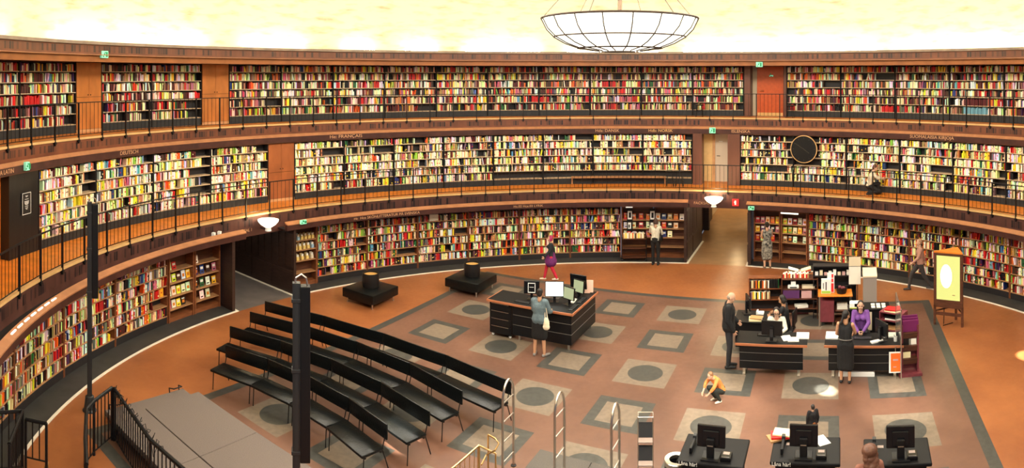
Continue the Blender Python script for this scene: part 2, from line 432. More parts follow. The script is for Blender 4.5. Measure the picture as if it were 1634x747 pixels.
PAL = {'red':(.80,.08,.08),'dark red':(.36,.04,.06),'orange':(.95,.40,.10),'yellow':(.97,.84,.18),'cream':(.99,.94,.74),'white':(1,.99,.94),
 'black':(.04,.035,.04),'brown':(.30,.15,.09),'green':(.13,.38,.20),'lime green':(.62,.75,.25),'blue':(.12,.22,.46),'light blue':(.45,.68,.76),'pink':(.82,.42,.50),'purple':(.32,.15,.34),'grey':(.45,.43,.41),'tan':(.72,.54,.35)}
MIX = {1:dict(cream=22,white=17,red=10,black=13,tan=11,orange=5,yellow=6,brown=8,green=3,blue=3,grey=5,pink=4,purple=3,**{'dark red':8,'lime green':2,'light blue':2}),
 2:dict(cream=30,white=26,red=5,black=10,tan=11,orange=2,yellow=7,brown=4,green=2,blue=2,grey=4,pink=2,purple=1,**{'dark red':3,'lime green':2,'light blue':2}),
 3:dict(cream=26,white=11,red=11,black=8,tan=13,orange=5,yellow=6,brown=9,green=2,blue=2,grey=3,pink=5,purple=2,**{'dark red':12,'lime green':1,'light blue':1})}
def pick(mix):
    t = rnd.random()*sum(mix.values())
    for k_, w in mix.items():
        t -= w
        if t <= 0: return k_
    return 'cream'
BOOKS = []      # every spine: dict(level, bay, row, psi, R, z, w, h, d, lean, colour)
CASES = []
def fill_row(level, bay, row, p0, p1, R, z, hmax, occ=1.0, wmin=.02, wmax=.050):
    s = .012; L = (p1-p0)*R; end = L*(1 if rnd.random() < occ else rnd.uniform(.6, .94))
    last = None
    if rnd.random() < .08: s += rnd.uniform(.05, .3)
    while s < end-.03:
        if last and rnd.random() < .30: c = last
        else: c = pick(MIX[level])
        last = c
        w = rnd.uniform(wmin, wmax)*(1.25 if rnd.random() < .1 else 1)
        if s+w > L-.01: break
        h = min(hmax, rnd.uniform(.80, 1.0)*hmax if rnd.random() < .9 else hmax*.68); d = rnd.uniform(.13, .18)
        lean = 0
        if rnd.random() < .06: lean = rnd.choice((-1, 1))*rnd.uniform(.08, .25); s += abs(lean)*h*.6
        jit = [max(0, min(1, q*rnd.uniform(.78, 1.12)+rnd.uniform(-.03, .03))) for q in PAL[c]]
        BOOKS.append(dict(level=level, bay=bay, row=row, psi=p0+(s+w/2)/R, R=R+rnd.uniform(.015, .05), z=z, w=w, h=h, d=d, lean=lean, c=c, rgb=jit))
        s += w+rnd.choice((.001,.002,.004,.009))+(abs(lean)*h*.35 if lean else 0)
        if rnd.random() < .012: s += rnd.uniform(.05, .25)
def bookcase(level, p0, p1, R, zrows, ztop, zbase, label, occ=.8, depth=.3, rows_from=0, back='black_case', edge='shelf_edge', plinth='base_grey', display=None, gap=()):
    bay = len(CASES)
    pm = (p0+p1)/2; T = thing('bookcase', label, 'bookcase', cp(pm, R+depth/2, zbase), 0, {1:'bookcases of the ground tier', 2:'bookcases of the middle gallery', 3:'bookcases of the top gallery'}[level])
    CASES.append(T)
    e = .009/R
    part('back_panel', MB().arc(R+depth-.02, R+depth, p0+e, p1-e, zbase, ztop), back, T, True)
    if level == 1 or display is not None:
        for q in (p0+e*1.01, p1-e*1.01-.022/R): part('side_panel', MB().arc(R, R+depth-.02, q, q+.022/R, zbase, ztop), 'wood_dark' if level > 1 else 'wood_red', T, True)
    else:
        for q in (p0+e*1.01, p1-e*1.01-.02/R): part('side_panel', MB().arc(R, R+depth-.02, q, q+.013/R, zbase, ztop), 'black_case', T, True)
    part('plinth', MB().arc(R+.01, R+depth-.02, p0+e+.022/R, p1-e-.022/R, zbase, zrows[-1]-.03), plinth, T, True)
    for i, z in enumerate(zrows):
        part('shelf', MB().arc(R+.004, R+depth-.02, p0+e+.022/R, p1-e-.022/R, z-.024, z), edge, T, True)
    part('top_panel', MB().arc(R+.004, R+depth-.02, p0+e+.022/R, p1-e-.022/R, ztop-.02, ztop), 'wood_dark', T, True)
    if display is None:
        for i, z in enumerate(zrows):
            hm = (zrows[i-1]-.024 if i else ztop-.02)-z-.02
            if (i in gap): continue
            fill_row(level, bay, i, p0+.03/R, p1-.03/R, R, z, min(hm, .262), occ)
    return T
def bays(level, x0, x1, R, width, **k):
    a, b = psi(x0, R), psi(x1, R); n = max(1, round((b-a)*R/width)); out = []
    for i in range(n): out.append((a+(b-a)*i/n, a+(b-a)*(i+1)/n))
    return out
ORD = ['first','second','third','fourth','fifth','sixth','seventh','eighth','ninth','tenth','eleventh','twelfth','thirteenth','fourteenth']
R3Z = [7.107, 6.80, 6.49, 6.175, 5.86, 5.545]
R2Z = [4.385, 4.085, 3.79, 3.49, 3.19, 2.88]
R1Z = [1.66, 1.375, 1.09, .805, .52, .23]
# top gallery
for (x0, x1, lab) in ((-60, 122, 'left of the first cupboard door'), (162, 322, 'between the two cupboard doors'), (366, 1187, 'right of the second cupboard door'), (1255, 1690, 'right of the orange door')):
    bs = bays(3, x0, x1, RC3, 2.1)
    for i, (a, b) in enumerate(bs):
        if i == len(bs)-1 and len(bs) < 12: nm = 'last'
        else: nm = ORD[i]
        bookcase(3, a, b, RC3, R3Z, 7.38, Z3, 'dark bookcase of the top gallery, %s bay %s' % (nm, lab), occ=.88, edge='shelf_pale')
# middle gallery
CLOCK_P = psi(1283, RC2)
for (x0, x1, lab) in ((62, 428, 'between the black notice panel and the cupboard'), (470, 1105, 'between the cupboard and the pale doorway'), (1181, 1690, 'right of the pale doorway')):
    bs = bays(2, x0, x1, RC2, 2.1)
    for i, (a, b) in enumerate(bs):
        g = ()
        if x0 == 470 and i >= len(bs)-6+2: g = (5,)
        T = bookcase(2, a, b, RC2, R2Z, 4.64, Z2, 'dark bookcase of the middle gallery, %s bay %s' % (ORD[i], lab), occ=.84, edge='shelf_pale', gap=g)
# ground tier
def ground(x0, x1, lab, width=2.05, disp_first=False, disp_last=False, a=None, b=None):
    a = psi(x0, RC1) if a is None else a; b = psi(x1, RC1) if b is None else b
    n = max(1, round((b-a)*RC1/width))
    for i in range(n):
        p0, p1 = a+(b-a)*i/n, a+(b-a)*(i+1)/n
        bookcase(1, p0, p1, RC1, R1Z, 1.93, 0.012, 'reddish wood bookcase at floor level, %s bay %s' % (ORD[i], lab), occ=.93, back='black_case', plinth='black_case', edge='shelf_edge')
P_LD0 = psi(268, RC1); P_ML0 = PA[1]+.012; P_ML1 = psi(506, RC1); P_MR0 = psi(991, RC1); P_R1 = psi(1289, RC1)
ground(0, 0, 'counted from the left edge', a=psi(-120, RC1), b=P_LD0)
ground(0, 0, 'right of the yellow leaflet shelves', a=P_ML1, b=P_MR0)
ground(0, 0, 'right of the open display shelves', a=P_R1, b=psi(1690, RC1))
# display bays (books shown face out)
DISP = []
def display_case(p0, p1, label, zr, ztop=1.93, R=RC1, n=1):
    for i in range(n):
        a, b = p0+(p1-p0)*i/n, p0+(p1-p0)*(i+1)/n
        T = thing('display_bookcase', label[i], 'bookcase', cp((a+b)/2, R+.15, .012), 0, 'face-out display bays')
        part('back_panel', MB().arc(R+.28, R+.3, a+.001, b-.001, .012, ztop), 'wood_dark', T, True)
        for q in (a+.001, b-.001-.05/R): part('side_panel', MB().arc(R-.03, R+.28, q, q+.05/R, .012, ztop), 'wood_red', T, True)
        part('plinth', MB().arc(R, R+.28, a+.001+.05/R, b-.001-.05/R, .012, .14), 'wood_red', T, True)
        part('top_panel', MB().arc(R, R+.28, a+.001+.05/R, b-.001-.05/R, ztop-.03, ztop), 'wood_red', T, True)
        for z in zr: part('shelf', MB().arc(R-.02, R+.28, a+.001+.05/R, b-.001-.05/R, z-.025, z), 'shelf_edge', T, True)
        DISP.append((a+.05/R, b-.05/R, R, zr))
display_case(P_LD0, PA[0]-.012, ['slanted face-out display bay with dark shelves, left of the left passage, inner half', 'end display bay with wood shelves and post at the mouth of the left passage'], [.36, .72, 1.10, 1.45], n=2)
display_case(P_ML0, P_ML1, ['narrow end bay of yellow leaflets and card boxes, right of the left passage'], [.45, .85, 1.20, 1.52])
display_case(P_MR0, PB[0]-.012, ['display bay behind the book trolley, with face-out books and empty lower shelves', 'lit display bay beside the right passage, with face-out books'], [.42, .78, 1.12, 1.45], n=2)
display_case(PB[1]+.012, P_R1, ['display bay at the right of the passage, behind the woman in the patterned skirt', 'display bay of face-out books, left of the full shelves on the right'], [.42, .78, 1.12, 1.45], n=2)

# runs the photo shows: a black stretch behind the clock, a pale blue set and some red sets on the top gallery
def px_of(b): return pix(cp(b['psi'], b['R'], b['z']))[0]
BOOKS = [b for b in BOOKS if not (b['level'] == 2 and b['row'] < 4 and 1256 < px_of(b) < 1307)]
BOOKS = [b for b in BOOKS if not (b['level'] == 2 and ((b['row'] == 0 and 1212 < px_of(b) < 1258 and rnd.random() < .6) or (b['row'] == 4 and 1225 < px_of(b) < 1256)))]
BOOKS = [b for b in BOOKS if not (b['level'] == 2 and b['row'] in (0, 1) and (555 < px_of(b) < 598 or 642 < px_of(b) < 680) and rnd.random() < .75)]
for b in BOOKS:
    x = px_of(b)
    for lv, rw, x0, x1, c in ((3,5,1537,1576,'light blue'), (3,5,1407,1434,'red'), (3,4,843,868,'red'), (3,3,40,62,'red'), (3,2,960,975,'red'), (3,4,1540,1575,'dark red')):
        if b['level'] == lv and b['row'] == rw and x0 < x < x1: b['c'] = c; b['rgb'] = list(PAL[c]); b['lean'] = 0

# spines: the ones that show largest are objects, the rest one mass
def book_frame(b):
    P = cp(b['psi'], b['R'], b['z']); return Matrix.Translation(P)@Matrix.Rotation(-b['psi'], 4, 'Z')@Matrix.Rotation(b['lean'], 4, 'Y')
for b in BOOKS:
    P = cp(b['psi'], b['R'], b['z']+b['h']/2); x, y = pix(P); d2 = P.x**2+P.y**2
    b['size'] = b['w']*b['h']/d2 if (3 < x < 1631 and 3 < y < 745) else 0
    # spines hidden by the near railing corner are left in the mass
order = sorted(range(len(BOOKS)), key=lambda i: -BOOKS[i]['size'])
near = set(order[:212])
ub = MB().box(-.5, .5, 0, 1, 0, 1)          # unit book: x thickness, y depth, z height; spine at y=0
ub = MB(); ub.rbox(-.5, .5, 0, 1, 0, 1, r=.04, mi=0); ub.box(-.40, .40, .06, 1.004, .03, 1.006, mi=1)
UBM = mesh('book', ub, ['book_cover', 'paper'])
def lin(c): return tuple(((x+.055)/1.055)**2.4 if x > .04045 else x/12.92 for x in c)
rowname = ['top shelf', 'second shelf down', 'third shelf down', 'third shelf up', 'second shelf up', 'lowest shelf']
used = {}
mass = MB(); mass.c = []
for i, b in enumerate(BOOKS):
    if i in near:
        L_ = BOOKS[i-1]['c'] if i and BOOKS[i-1]['row'] == b['row'] and BOOKS[i-1]['bay'] == b['bay'] else 'end panel'
        R_ = BOOKS[i+1]['c'] if i+1 < len(BOOKS) and BOOKS[i+1]['row'] == b['row'] and BOOKS[i+1]['bay'] == b['bay'] else 'end panel'
        x, y = pix(cp(b['psi'], b['R'], b['z']))
        wd = 'thick' if b['w'] > .045 else ('thin' if b['w'] < .032 else 'medium')
        where = 'far left' if x < 60 else ('left of post' if x < 145 else 'right of post')
        ht = 'tall' if b['h'] > .235 else 'short'
        nb2 = BOOKS[i+2]['c'] if i+2 < len(BOOKS) else 'end'
        for lab in ('%s %s book, near left wall, %s, between %s and %s' % (wd, b['c'], rowname[b['row']], L_, R_), '%s %s book %s, %s, between %s and %s' % (wd, b['c'], where, rowname[b['row']], L_, R_), '%s %s book %s, %s, between %s and %s' % (ht, b['c'], where, rowname[b['row']], L_, R_),
                    '%s %s book %s, %s, left of %s then %s' % (wd, b['c'], where, rowname[b['row']], R_, nb2), '%s %s book on %s, left of %s then %s' % (ht, b['c'], rowname[b['row']], R_, nb2)):
            if lab not in used: break
        used[lab] = 1
        o = bpy.data.objects.new('book', UBM); COL.objects.link(o)
        o.matrix_world = book_frame(b)@Matrix.Translation((0, 0, .0))
        o.scale = (b['w'], b['d'], b['h']); o.color = (*lin(b['rgb']), 1)
        tag(o, lab, 'book', 'books of the near left shelves')
    else:
        M = book_frame(b); n0 = len(mass.f)
        mass.box(-b['w']/2, b['w']/2, 0, b['d'], 0, b['h'], M=M)
        mass.c += [b['rgb']]*6
        # title patch on the spine
        if rnd.random() < .35 and b['level'] < 3:
            z0 = b['h']*rnd.uniform(.1, .6); q = .0015
            mass.quadbox([M@Vector(p) for p in ((-b['w']*.4,-q,z0),(b['w']*.4,-q,z0),(b['w']*.4,.001,z0),(-b['w']*.4,.001,z0),(-b['w']*.4,-q,z0+b['h']*.16),(b['w']*.4,-q,z0+b['h']*.16),(b['w']*.4,.001,z0+b['h']*.16),(-b['w']*.4,.001,z0+b['h']*.16))])
            mass.c += [rnd.choice((PAL['cream'], PAL['black'], PAL['red'], PAL['yellow']))]*6
one('shelved_books', mass, 'book_spines', 'thousands of upright books filling the shelves of all three tiers', 'books', kind='stuff')
# face-out books
COVERS = {}
fb = MB().rbox(-.5, .5, 0, 1, 0, 1, r=.03, mi=0).box(-.36, .36, -.01, .02, .52, .82, mi=1).box(-.3, .3, -.01, .02, .15, .30, mi=2)
FBM = mesh('display_book', fb, ['book_cover', 'paper', 'black_case'])
fb2 = MB().rbox(-.5, .5, 0, 1, 0, 1, r=.03, mi=0).box(-.30, .30, -.01, .02, .25, .62, mi=2).box(-.36, .36, -.01, .02, .74, .88, mi=1)
FBM2 = mesh('display_book', fb2, ['book_cover', 'paper', 'wood_orange'])
def face_out(di, shelf, fr, w, h, c, label, group, tilt=.18):
    a, b, R, zr = DISP[di]; p = a+(b-a)*fr; z = zr[shelf]
    o = bpy.data.objects.new('display_book', rnd.choice((FBM, FBM2))); COL.objects.link(o)
    o.matrix_world = Matrix.Translation(cp(p, R+.08, z+.002))@Matrix.Rotation(-p, 4, 'Z')@Matrix.Rotation(-tilt, 4, 'X')
    o.scale = (w, .02, h); o.color = (*lin([x*rnd.uniform(.85, 1.1) for x in PAL[c]]), 1)
    tag(o, label, 'book', group)
SH = {0:'lowest shelf', 1:'lower shelf', 2:'upper shelf', 3:'top shelf'}
def stock(di, plan, where, grp):
    for sh, cols in plan.items():
        n = len(cols); w = (DISP[di][1]-DISP[di][0])*RC1/max(n, 5)
        seen = {}
        for i, c in enumerate(cols):
            if not c: continue
            k_ = (i+.5)/n
            pos = 'first' if i == 0 else ('last' if i == n-1 else ORD[i])
            face_out(di, sh, k_, min(.17, w*.8), rnd.uniform(.20, .25), c, '%s book on the %s %s, %s from left' % (c, SH[sh], where, ORD[i]), grp)
stock(0, {0:['pink','white','yellow','black',None], 1:['white','cream','yellow','cream','white'], 2:['cream','yellow','brown','white','yellow'], 3:['cream','red',None,None,None]}, 'of the far left display', 'face-out books left of the left passage')
stock(1, {0:[None,'white','cream',None], 1:['black','green','white','yellow'], 2:['purple','blue','brown','pink'], 3:['white',None,None,None]}, 'beside the left passage post', 'face-out books left of the left passage')
stock(3, {1:['cream','white','black','pink'], 2:['white','cream','red','white'], 3:['red','orange','red','orange']}, 'behind the trolley', 'face-out books left of the right passage')
stock(4, {1:[None,'blue','white',None,None], 2:['white','red','black','cream',None], 3:['white','blue','tan','orange','white']}, 'beside the right passage', 'face-out books left of the right passage')
stock(5, {1:['red','cream','white','red',None], 2:['yellow','purple','white','black','pink'], 3:['red','pink','cream','orange','yellow']}, 'behind the patterned dress', 'face-out books right of the right passage')
stock(6, {1:['tan','brown','white',None,'cream'], 2:['yellow','lime green','cream','yellow','pink'], 3:['yellow','white','red','cream','white']}, 'left of the right shelves', 'face-out books right of the right passage')
# yellow leaflets in card boxes on the narrow bay
def leaflet(di, sh, fr, c, label):
    a, b, R, zr = DISP[di]; p = a+(b-a)*fr
    M = Matrix.Translation(cp(p, R+.06, zr[sh]))@Matrix.Rotation(-p, 4, 'Z')
    T = thing('leaflet_box', label, 'leaflet box', cp(p, R+.06, zr[sh]), -p, 'leaflet boxes by the left passage')
    part('box', MB().quadbox([Vector(q) for q in ((-.045,0,0),(.045,0,0),(.045,.14,0),(-.045,.14,0),(-.045,-.0,.10),(.045,-.0,.10),(.045,.14,.20),(-.045,.14,.20))]), 'leaflet_'+c, T)
    part('leaflet', MB().box(-.036, .036, .02, .12, .10, .185), 'paper', T)
mat('leaflet_yellow', (.85,.62,.2), .6); mat('leaflet_blue', (.4,.6,.75), .6); mat('leaflet_cream', (.82,.72,.52), .6)
for sh, cols in {1:['cream','cream','yellow','yellow','yellow','cream'], 2:['blue','yellow','yellow','yellow','yellow','yellow','blue'], 3:['yellow','yellow','yellow','blue','yellow','yellow','yellow','yellow']}.items():
    for i, c in enumerate(cols): leaflet(2, sh, (i+.5)/len(cols), c, '%s leaflet box on the %s right of the left passage, %s from the left' % (c, SH[sh], ORD[i]))
# ---- railings
def railing(R, z, x0, x1, label, nb=5):
    a, b = psi(x0, R), psi(x1, R); st = b-a; k0 = int((AZ0+.5-a)/st); k1 = int((AZ1-.5-a)/st)
    while pix(cp(a+st*k0, R, z))[0] < -80 or a+st*k0 < -2.3: k0 += 1
    while a+st*k1 > 1.75: k1 -= 1
    T = thing('gallery_railing', label, 'railing', cp(a, R, z))
    part('handrail', MB().arc(R-.02, R+.02, a+st*k0, a+st*k1, z+.95, z+.975), 'metal_black', T, True)
    for i in range(k0, k1+1):
        p = a+st*i; m = MB()
        m.box(-.014, .014, -.03, .02, -.14, .95, M=Matrix.Translation(cp(p, R, z))@Matrix.Rotation(-p, 4, 'Z'))
        m.box(-.035, .035, -.04, .05, -.10, -.035, M=Matrix.Translation(cp(p, R, z))@Matrix.Rotation(-p, 4, 'Z'))
        part('post', m, 'metal_black', T, True)
    for i in range(k0, k1):
        p = a+st*i; m = MB().arc(R-.006, R+.006, p, p+st, z+.08, z+.10, step=.1)
        for j in range(1, nb+1):
            q = p+st*j/(nb+1); P = cp(q, R, z); m.tube([P+Vector((0,0,.09)), P+Vector((0,0,.95))], .007, 5, caps=False)
        part('bar_panel', m, 'metal_black', T, True)
railing(RE3-.03, Z3, 835, 872.2, 'black steel railing with thin bars along the top gallery')
railing(RE2-.03, Z2, 929.4, 968.1, 'black steel railing with thin bars along the middle gallery')
# ---- cupboards, doors and pilasters in the gallery walls
mat('cupboard_wood', (.60,.20,.04), .38, noise=.3, scale=2.5, stretch=(1,1,.5))
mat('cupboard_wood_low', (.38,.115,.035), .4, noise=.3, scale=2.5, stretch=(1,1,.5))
mat('red_door', (.60,.10,.02), .35, noise=.15)
mat('pilaster', (.17,.065,.04), .4, noise=.3, scale=2, stretch=(1,1,.3))
def cupboard(x0, x1, R, z0, z1, label, m='cupboard_wood', split=.5):
    a, b = psi(x0, R), psi(x1, R); mid = (a+b)/2
    T = thing('built_in_cupboard', label, 'cupboard', cp(mid, R+.15, z0))
    part('carcass', MB().arc(R+.03, R+.35, a, b, z0, z1), 'wood_dark', T, True)
    e = .004/R
    for (q0, q1, s) in ((a+e, mid-e, 1), (mid+e, b-e, -1)):
        for (w0, w1) in ((z0+.10, z0+(z1-z0)*split-.006), (z0+(z1-z0)*split+.006, z1-.02)):
            d = part('door', MB().arc(R, R+.03, q0, q1, w0, w1, step=.5), m, T, True)
            if w1 > z0+1: 
                h = cp(mid-s*.05/R, R-.02, z0+1.12); part('knob', MB().ball(h, .018, seg=8).tube([h, cp(mid-s*.05/R, R, z0+1.12)], .006, 6), 'metal_black', d, True)
    part('kick_board', MB().arc(R-.005, R+.03, a, b, z0, z0+.09, step=.5), 'wood_light', T, True)
cupboard(122.5, 161.5, 14.38, Z3, 7.39, 'tall double-door wood cupboard in the top gallery under the green exit sign')
cupboard(323, 365, 14.38, Z3, 7.39, 'tall double-door wood cupboard in the top gallery, right of the exit-sign one')
cupboard(428.5, 469.5, 13.12, Z2, 4.64, 'tall double-door wood cupboard in the middle gallery', 'cupboard_wood_low')
def arcwall(name, x0, x1, R, t, z0, z1, m, side=None):
    return struct(name, MB().arc(R, R+t, psi(x0, R), psi(x1, R), z0, z1), m)
# top gallery: opening at the right with an orange door
arcwall('wall_pilaster', 1187.5, 1197, 14.3, .9, Z3, 7.4, 'pilaster')
arcwall('wall_pilaster', 1197, 1208, 14.9, .2, Z3, 7.4, 'cream_wall')
arcwall('wall_pilaster', 1250.5, 1254.5, 14.3, .9, Z3, 7.4, 'pilaster')
d = arcwall('door_1', 1208, 1250, 14.75, .05, Z3, 7.35, 'red_door')
p = psi(1212, 14.7); struct('door_handle', MB().tube([cp(p, 14.72, Z3+1.05), cp(p+.012, 14.70, Z3+1.05)], .015, 6), 'brass', parent=d)
struct('kick_plate', MB().arc(14.74, 14.75, psi(1209, 14.75), psi(1249, 14.75), Z3, Z3+.14), 'brass', parent=d)
# middle gallery: pale doorway
arcwall('wall_pilaster', 1105.5, 1120, 13.0, .7, Z2, 4.66, 'pilaster')
arcwall('wall_pilaster', 1161, 1180.5, 13.0, .7, Z2, 4.66, 'pilaster')
mat('hall_yellow', (.80,.52,.22), .6, noise=.1); mat('hall_pale', (.62,.50,.38), .6)
arcwall('wall_doorway_side', 1112, 1137, 13.9, .1, Z2, 4.66, 'hall_yellow')
arcwall('wall_doorway_side', 1137, 1141, 13.85, .15, Z2, 4.66, 'wood_light')
d = arcwall('door_2', 1141, 1162, 13.9, .05, Z2, 4.60, 'hall_pale')
p = psi(1144, 13.9); struct('door_handle', MB().tube([cp(p, 13.87, Z2+1.05), cp(p+.01, 13.86, Z2+1.05)], .014, 6), 'metal_black', parent=d)
struct('letter_plate', MB().arc(13.89, 13.9, psi(1147, 13.9), psi(1153, 13.9), Z2+1.62, Z2+1.66), 'white', parent=d)
# far left of the middle gallery
arcwall('door_3', -70, 14, 13.35, .06, Z2, 4.66, 'wood_orange')
arcwall('wall_black_panel', 14.5, 61, 13.1, .4, Z2, 4.66, 'black_panel')
arcwall('wall_back_middle', -80, 1112, 13.55, .1, Z2, 5.2, 'wood_dark')
arcwall('wall_back_middle', 1162, 1720, 13.55, .1, Z2, 5.2, 'wood_dark')
arcwall('wall_above_middle', -80, 1720, 13.02, .6, 4.645, 4.70, 'wood_dark')
# notice on the black panel
p = psi(42, 13.08); M = Matrix.Translation(cp(p, 13.07, 3.62))@Matrix.Rotation(-p, 4, 'Z')
T = thing('notice_board', 'black framed notice with white text on the black wall panel', 'notice board', cp(p, 13.07, 3.62), -p)
part('board', MB().box(-.17, .17, 0, .02, 0, .52), 'black_panel', T)
fr = MB()
for q in ((-.17,.17,0,.01),(-.17,.17,.51,.52),(-.17,-.16,0,.52),(.16,.17,0,.52)): fr.box(q[0], q[1], -.004, 0, q[2], q[3])
part('frame', fr, 'letter_white', T)
tl = MB()
for i, (wd, zz) in enumerate(((.05,.44),(.03,.42),(.07,.36),(.09,.31),(.08,.29),(.08,.27),(.07,.25),(.05,.23),(.06,.19),(.05,.15),(.03,.12))): tl.box(-wd, wd, -.004, 0, zz, zz+.010)
part('notice_text', tl, 'letter_white', T)
# ---- lettering on the ledges
def lettering(txt, x, R, z, size, label, m='letter', sp=1.0):
    t = text_mesh(txt, size, .003); w0 = psi(x, R); mb = MB(); mb.f = t.f; mb.m = t.m
    mb.v = [tuple(cp(w0+v[0]*sp/R, R-.004-v[2], z+v[1])) for v in t.v]
    one('wall_lettering', mb, m, label, 'lettering')
lettering('He: FRANÇAIS', 552, 13.0, 4.72, .16, 'pale letters He: FRANÇAIS on the ledge over the middle gallery', 'letter', 1.3)
lettering('Hda: DANSK', 969, 13.0, 4.72, .16, 'pale letters Hda: DANSK on the ledge over the middle gallery', 'letter', 1.1)
lettering('Hdb: NORSK', 1054, 13.0, 4.72, .16, 'bright letters Hdb: NORSK on the ledge over the middle gallery', 'nosing', 1.1)
lettering('ISLENSKA', 1182, 13.0, 4.72, .16, 'pale letters ISLENSKA on the ledge over the middle gallery', 'letter', 1.1)
lettering('SUOMALAISIA KIRJOJA', 1487, 13.0, 4.72, .16, 'pale letters SUOMALAISIA KIRJOJA on the ledge over the middle gallery', 'letter', 1.1)
lettering('DEUTSCH', 206, 13.0, 4.72, .15, 'pale letters DEUTSCH on the ledge over the middle gallery', 'letter', 1.1)
lettering('A LATIN', 11, 13.0, 4.71, .15, 'pale letters A LATIN on the ledge at the far left', 'letter', 1)
lettering('Hc  Hce SKÖNLITTERATUR PÅ SVENSKA', 617, 11.26, 2.13, .125, 'pale letters SKÖNLITTERATUR PÅ SVENSKA on the low ledge', 'letter', 1.12)
lettering('Hc.02 Hce.03 LYRIK', 843, 11.26, 2.13, .12, 'pale letters Hc.02 Hce.03 LYRIK on the low ledge', 'letter', 1.1)
lettering('FACKSAL 2', 1122, 11.79, 2.10, .14, 'pale letters FACKSAL 2 over the right passage', 'letter', 1.05)
lettering('TILL FACKSAL 1', 384, 11.79, 2.13, .13, 'pale letters TILL FACKSAL 1 over the left passage', 'letter', 1.0)
# ---- exit signs
def exit_sign(x, y, R, w, h, label, red=False):
    p = psi(x, R); P = cp(p, R); z = dz(x, math.hypot(P.x, P.y), y).z
    T = thing('exit_sign', label, 'exit sign', cp(p, R-.03, z-h/2), -p)
    part('case', MB().rbox(-w/2, w/2, -.04, .04, 0, h, r=.008), 'sign_red' if red else 'sign_green', T)
    m = MB()
    if red: m.box(-.03, .03, -.046, -.04, .05, h-.05).box(-.05, -.03, -.046, -.04, h-.14, h-.09)
    else:                                   # running figure and doorway
        m.box(.03, .10, -.046, -.04, .03, h-.03); m.box(-.05, .0, -.046, -.04, .08, .13); m.box(-.02, .02, -.046, -.04, h-.06, h-.03)
        m.box(-.09, -.04, -.046, -.04, .03, .06)
    part('pictogram', m, 'white' if red else 'letter_green', T)
exit_sign(165, 87, 13.17, .26, .2, 'small green exit sign high on the top gallery, at the left cupboard')
exit_sign(1212, 103, 13.17, .26, .2, 'small green exit sign over the orange door of the top gallery')
exit_sign(1137, 208, 12.97, .24, .22, 'small green exit sign over the pale doorway of the middle gallery')
exit_sign(41, 265, 12.97, .15, .2, 'small green exit sign over the black panel at far left')
exit_sign(1199, 332, 11.22, .22, .13, 'low green exit sign on the ledge end right of the right passage')
exit_sign(483, 354, 11.22, .22, .13, 'low green exit sign on the ledge end right of the left passage')
exit_sign(1174, 323, 11.74, .25, .26, 'red square sign with a white mark over the right passage', red=True)
exit_sign(1231, 121, 14.62, .16, .06, 'tiny yellow number plate on the orange door') 
# white small camera boxes at the left ledge end
for x in (352, 361):
    p = psi(x, 11.2); q = cp(p, 11.5, 2.28)
    one('ledge_spotlight', MB().rbox(-.05, .05, -.05, .05, 0.02, .12, r=.01).tube([(0,0,0),(0,0,.03)], .02, 6), 'white', 'small white spotlight on the ledge end by the left passage, %s one' % ('left' if x == 352 else 'right'), 'spotlight', loc=q)
# ---- wall clock
p = psi(1283, 13.0); P = cp(p, 12.99); D = math.hypot(P.x, P.y); P.z = dz(1283, D, 238).z
T = thing('wall_clock', 'large round dark clock with a pale rim hung on the middle gallery shelves', 'clock', P, -p)
Rc = 22*D/F; mx = Matrix.Rotation(PI/2, 4, 'X')
def disc(r0, r1, y0, y1, seg=40):
    m = MB(); m.lathe([(r0, y0), (r1, y0), (r1, y1), (r0, y1)], seg); m.v = [(v[0], -v[2], v[1]) for v in m.v]; return m
part('dial', disc(.001, Rc*.97, -.02, .03), 'black_panel', T)
part('rim', disc(Rc*.95, Rc, -.02, .05), 'nosing', T)
hm = MB()
for i in range(12):
    t = 2*PI*i/12; hm.box(-.008, .008, -.036, -.030, Rc*.74, Rc*.84, M=Matrix.Rotation(t, 4, 'Y'))
mat('clock_mark', (.05,.04,.03), .4); part('hour_marks', hm, 'clock_mark', T)
part('hour_hand', MB().box(-.012, .012, -.045, -.038, -.08, Rc*.5, M=Matrix.Rotation(2.2, 4, 'Y')), 'clock_mark', T)
part('minute_hand', MB().box(-.008, .008, -.055, -.048, -.1, Rc*.78, M=Matrix.Rotation(-1.0, 4, 'Y')), 'clock_mark', T)
# ---- bowl lamps over the passages
def bowl_lamp(x, y, R, w, label):
    p = psi(x, R); P = cp(p, R); D = math.hypot(P.x, P.y); P.z = dz(x, D, y).z; r = w*D/F/2
    T = thing('bowl_lamp', label, 'lamp', P, -p, 'bowl uplighters')
    part('bowl', MB().lathe([(.02,-.14), (r*.35,-.12), (r*.72,-.04), (r*.95,.05), (r,.10), (r*.96,.10), (r*.5,.09), (.01,.09)], 32), 'lamp_bowl', T, smooth=True)
    part('stem', MB().tube([(0,0,-.22),(0,0,-.13)], .09, 12).lathe([(.10,-.24),(.10,-.21),(.02,-.20)], 14), 'white', T)
    part('bracket', MB().tube([(0,0,-.2),(0,.16,-.22),(0,11.74-R,-.22)], .02, 8), 'metal_black', T)
    l = bpy.data.lights.new('bowl_light', 'POINT'); l.energy = 55; l.color = (1,.75,.4); l.shadow_soft_size = .15
    o = bpy.data.objects.new('bowl_light', l); COL.objects.link(o); o.location = P+Vector((0,0,.3))
bowl_lamp(428, 356, 11.35, 34, 'glowing white bowl uplighter by the left passage')
bowl_lamp(1139, 320, 11.35, 30, 'glowing white bowl uplighter over the right passage')
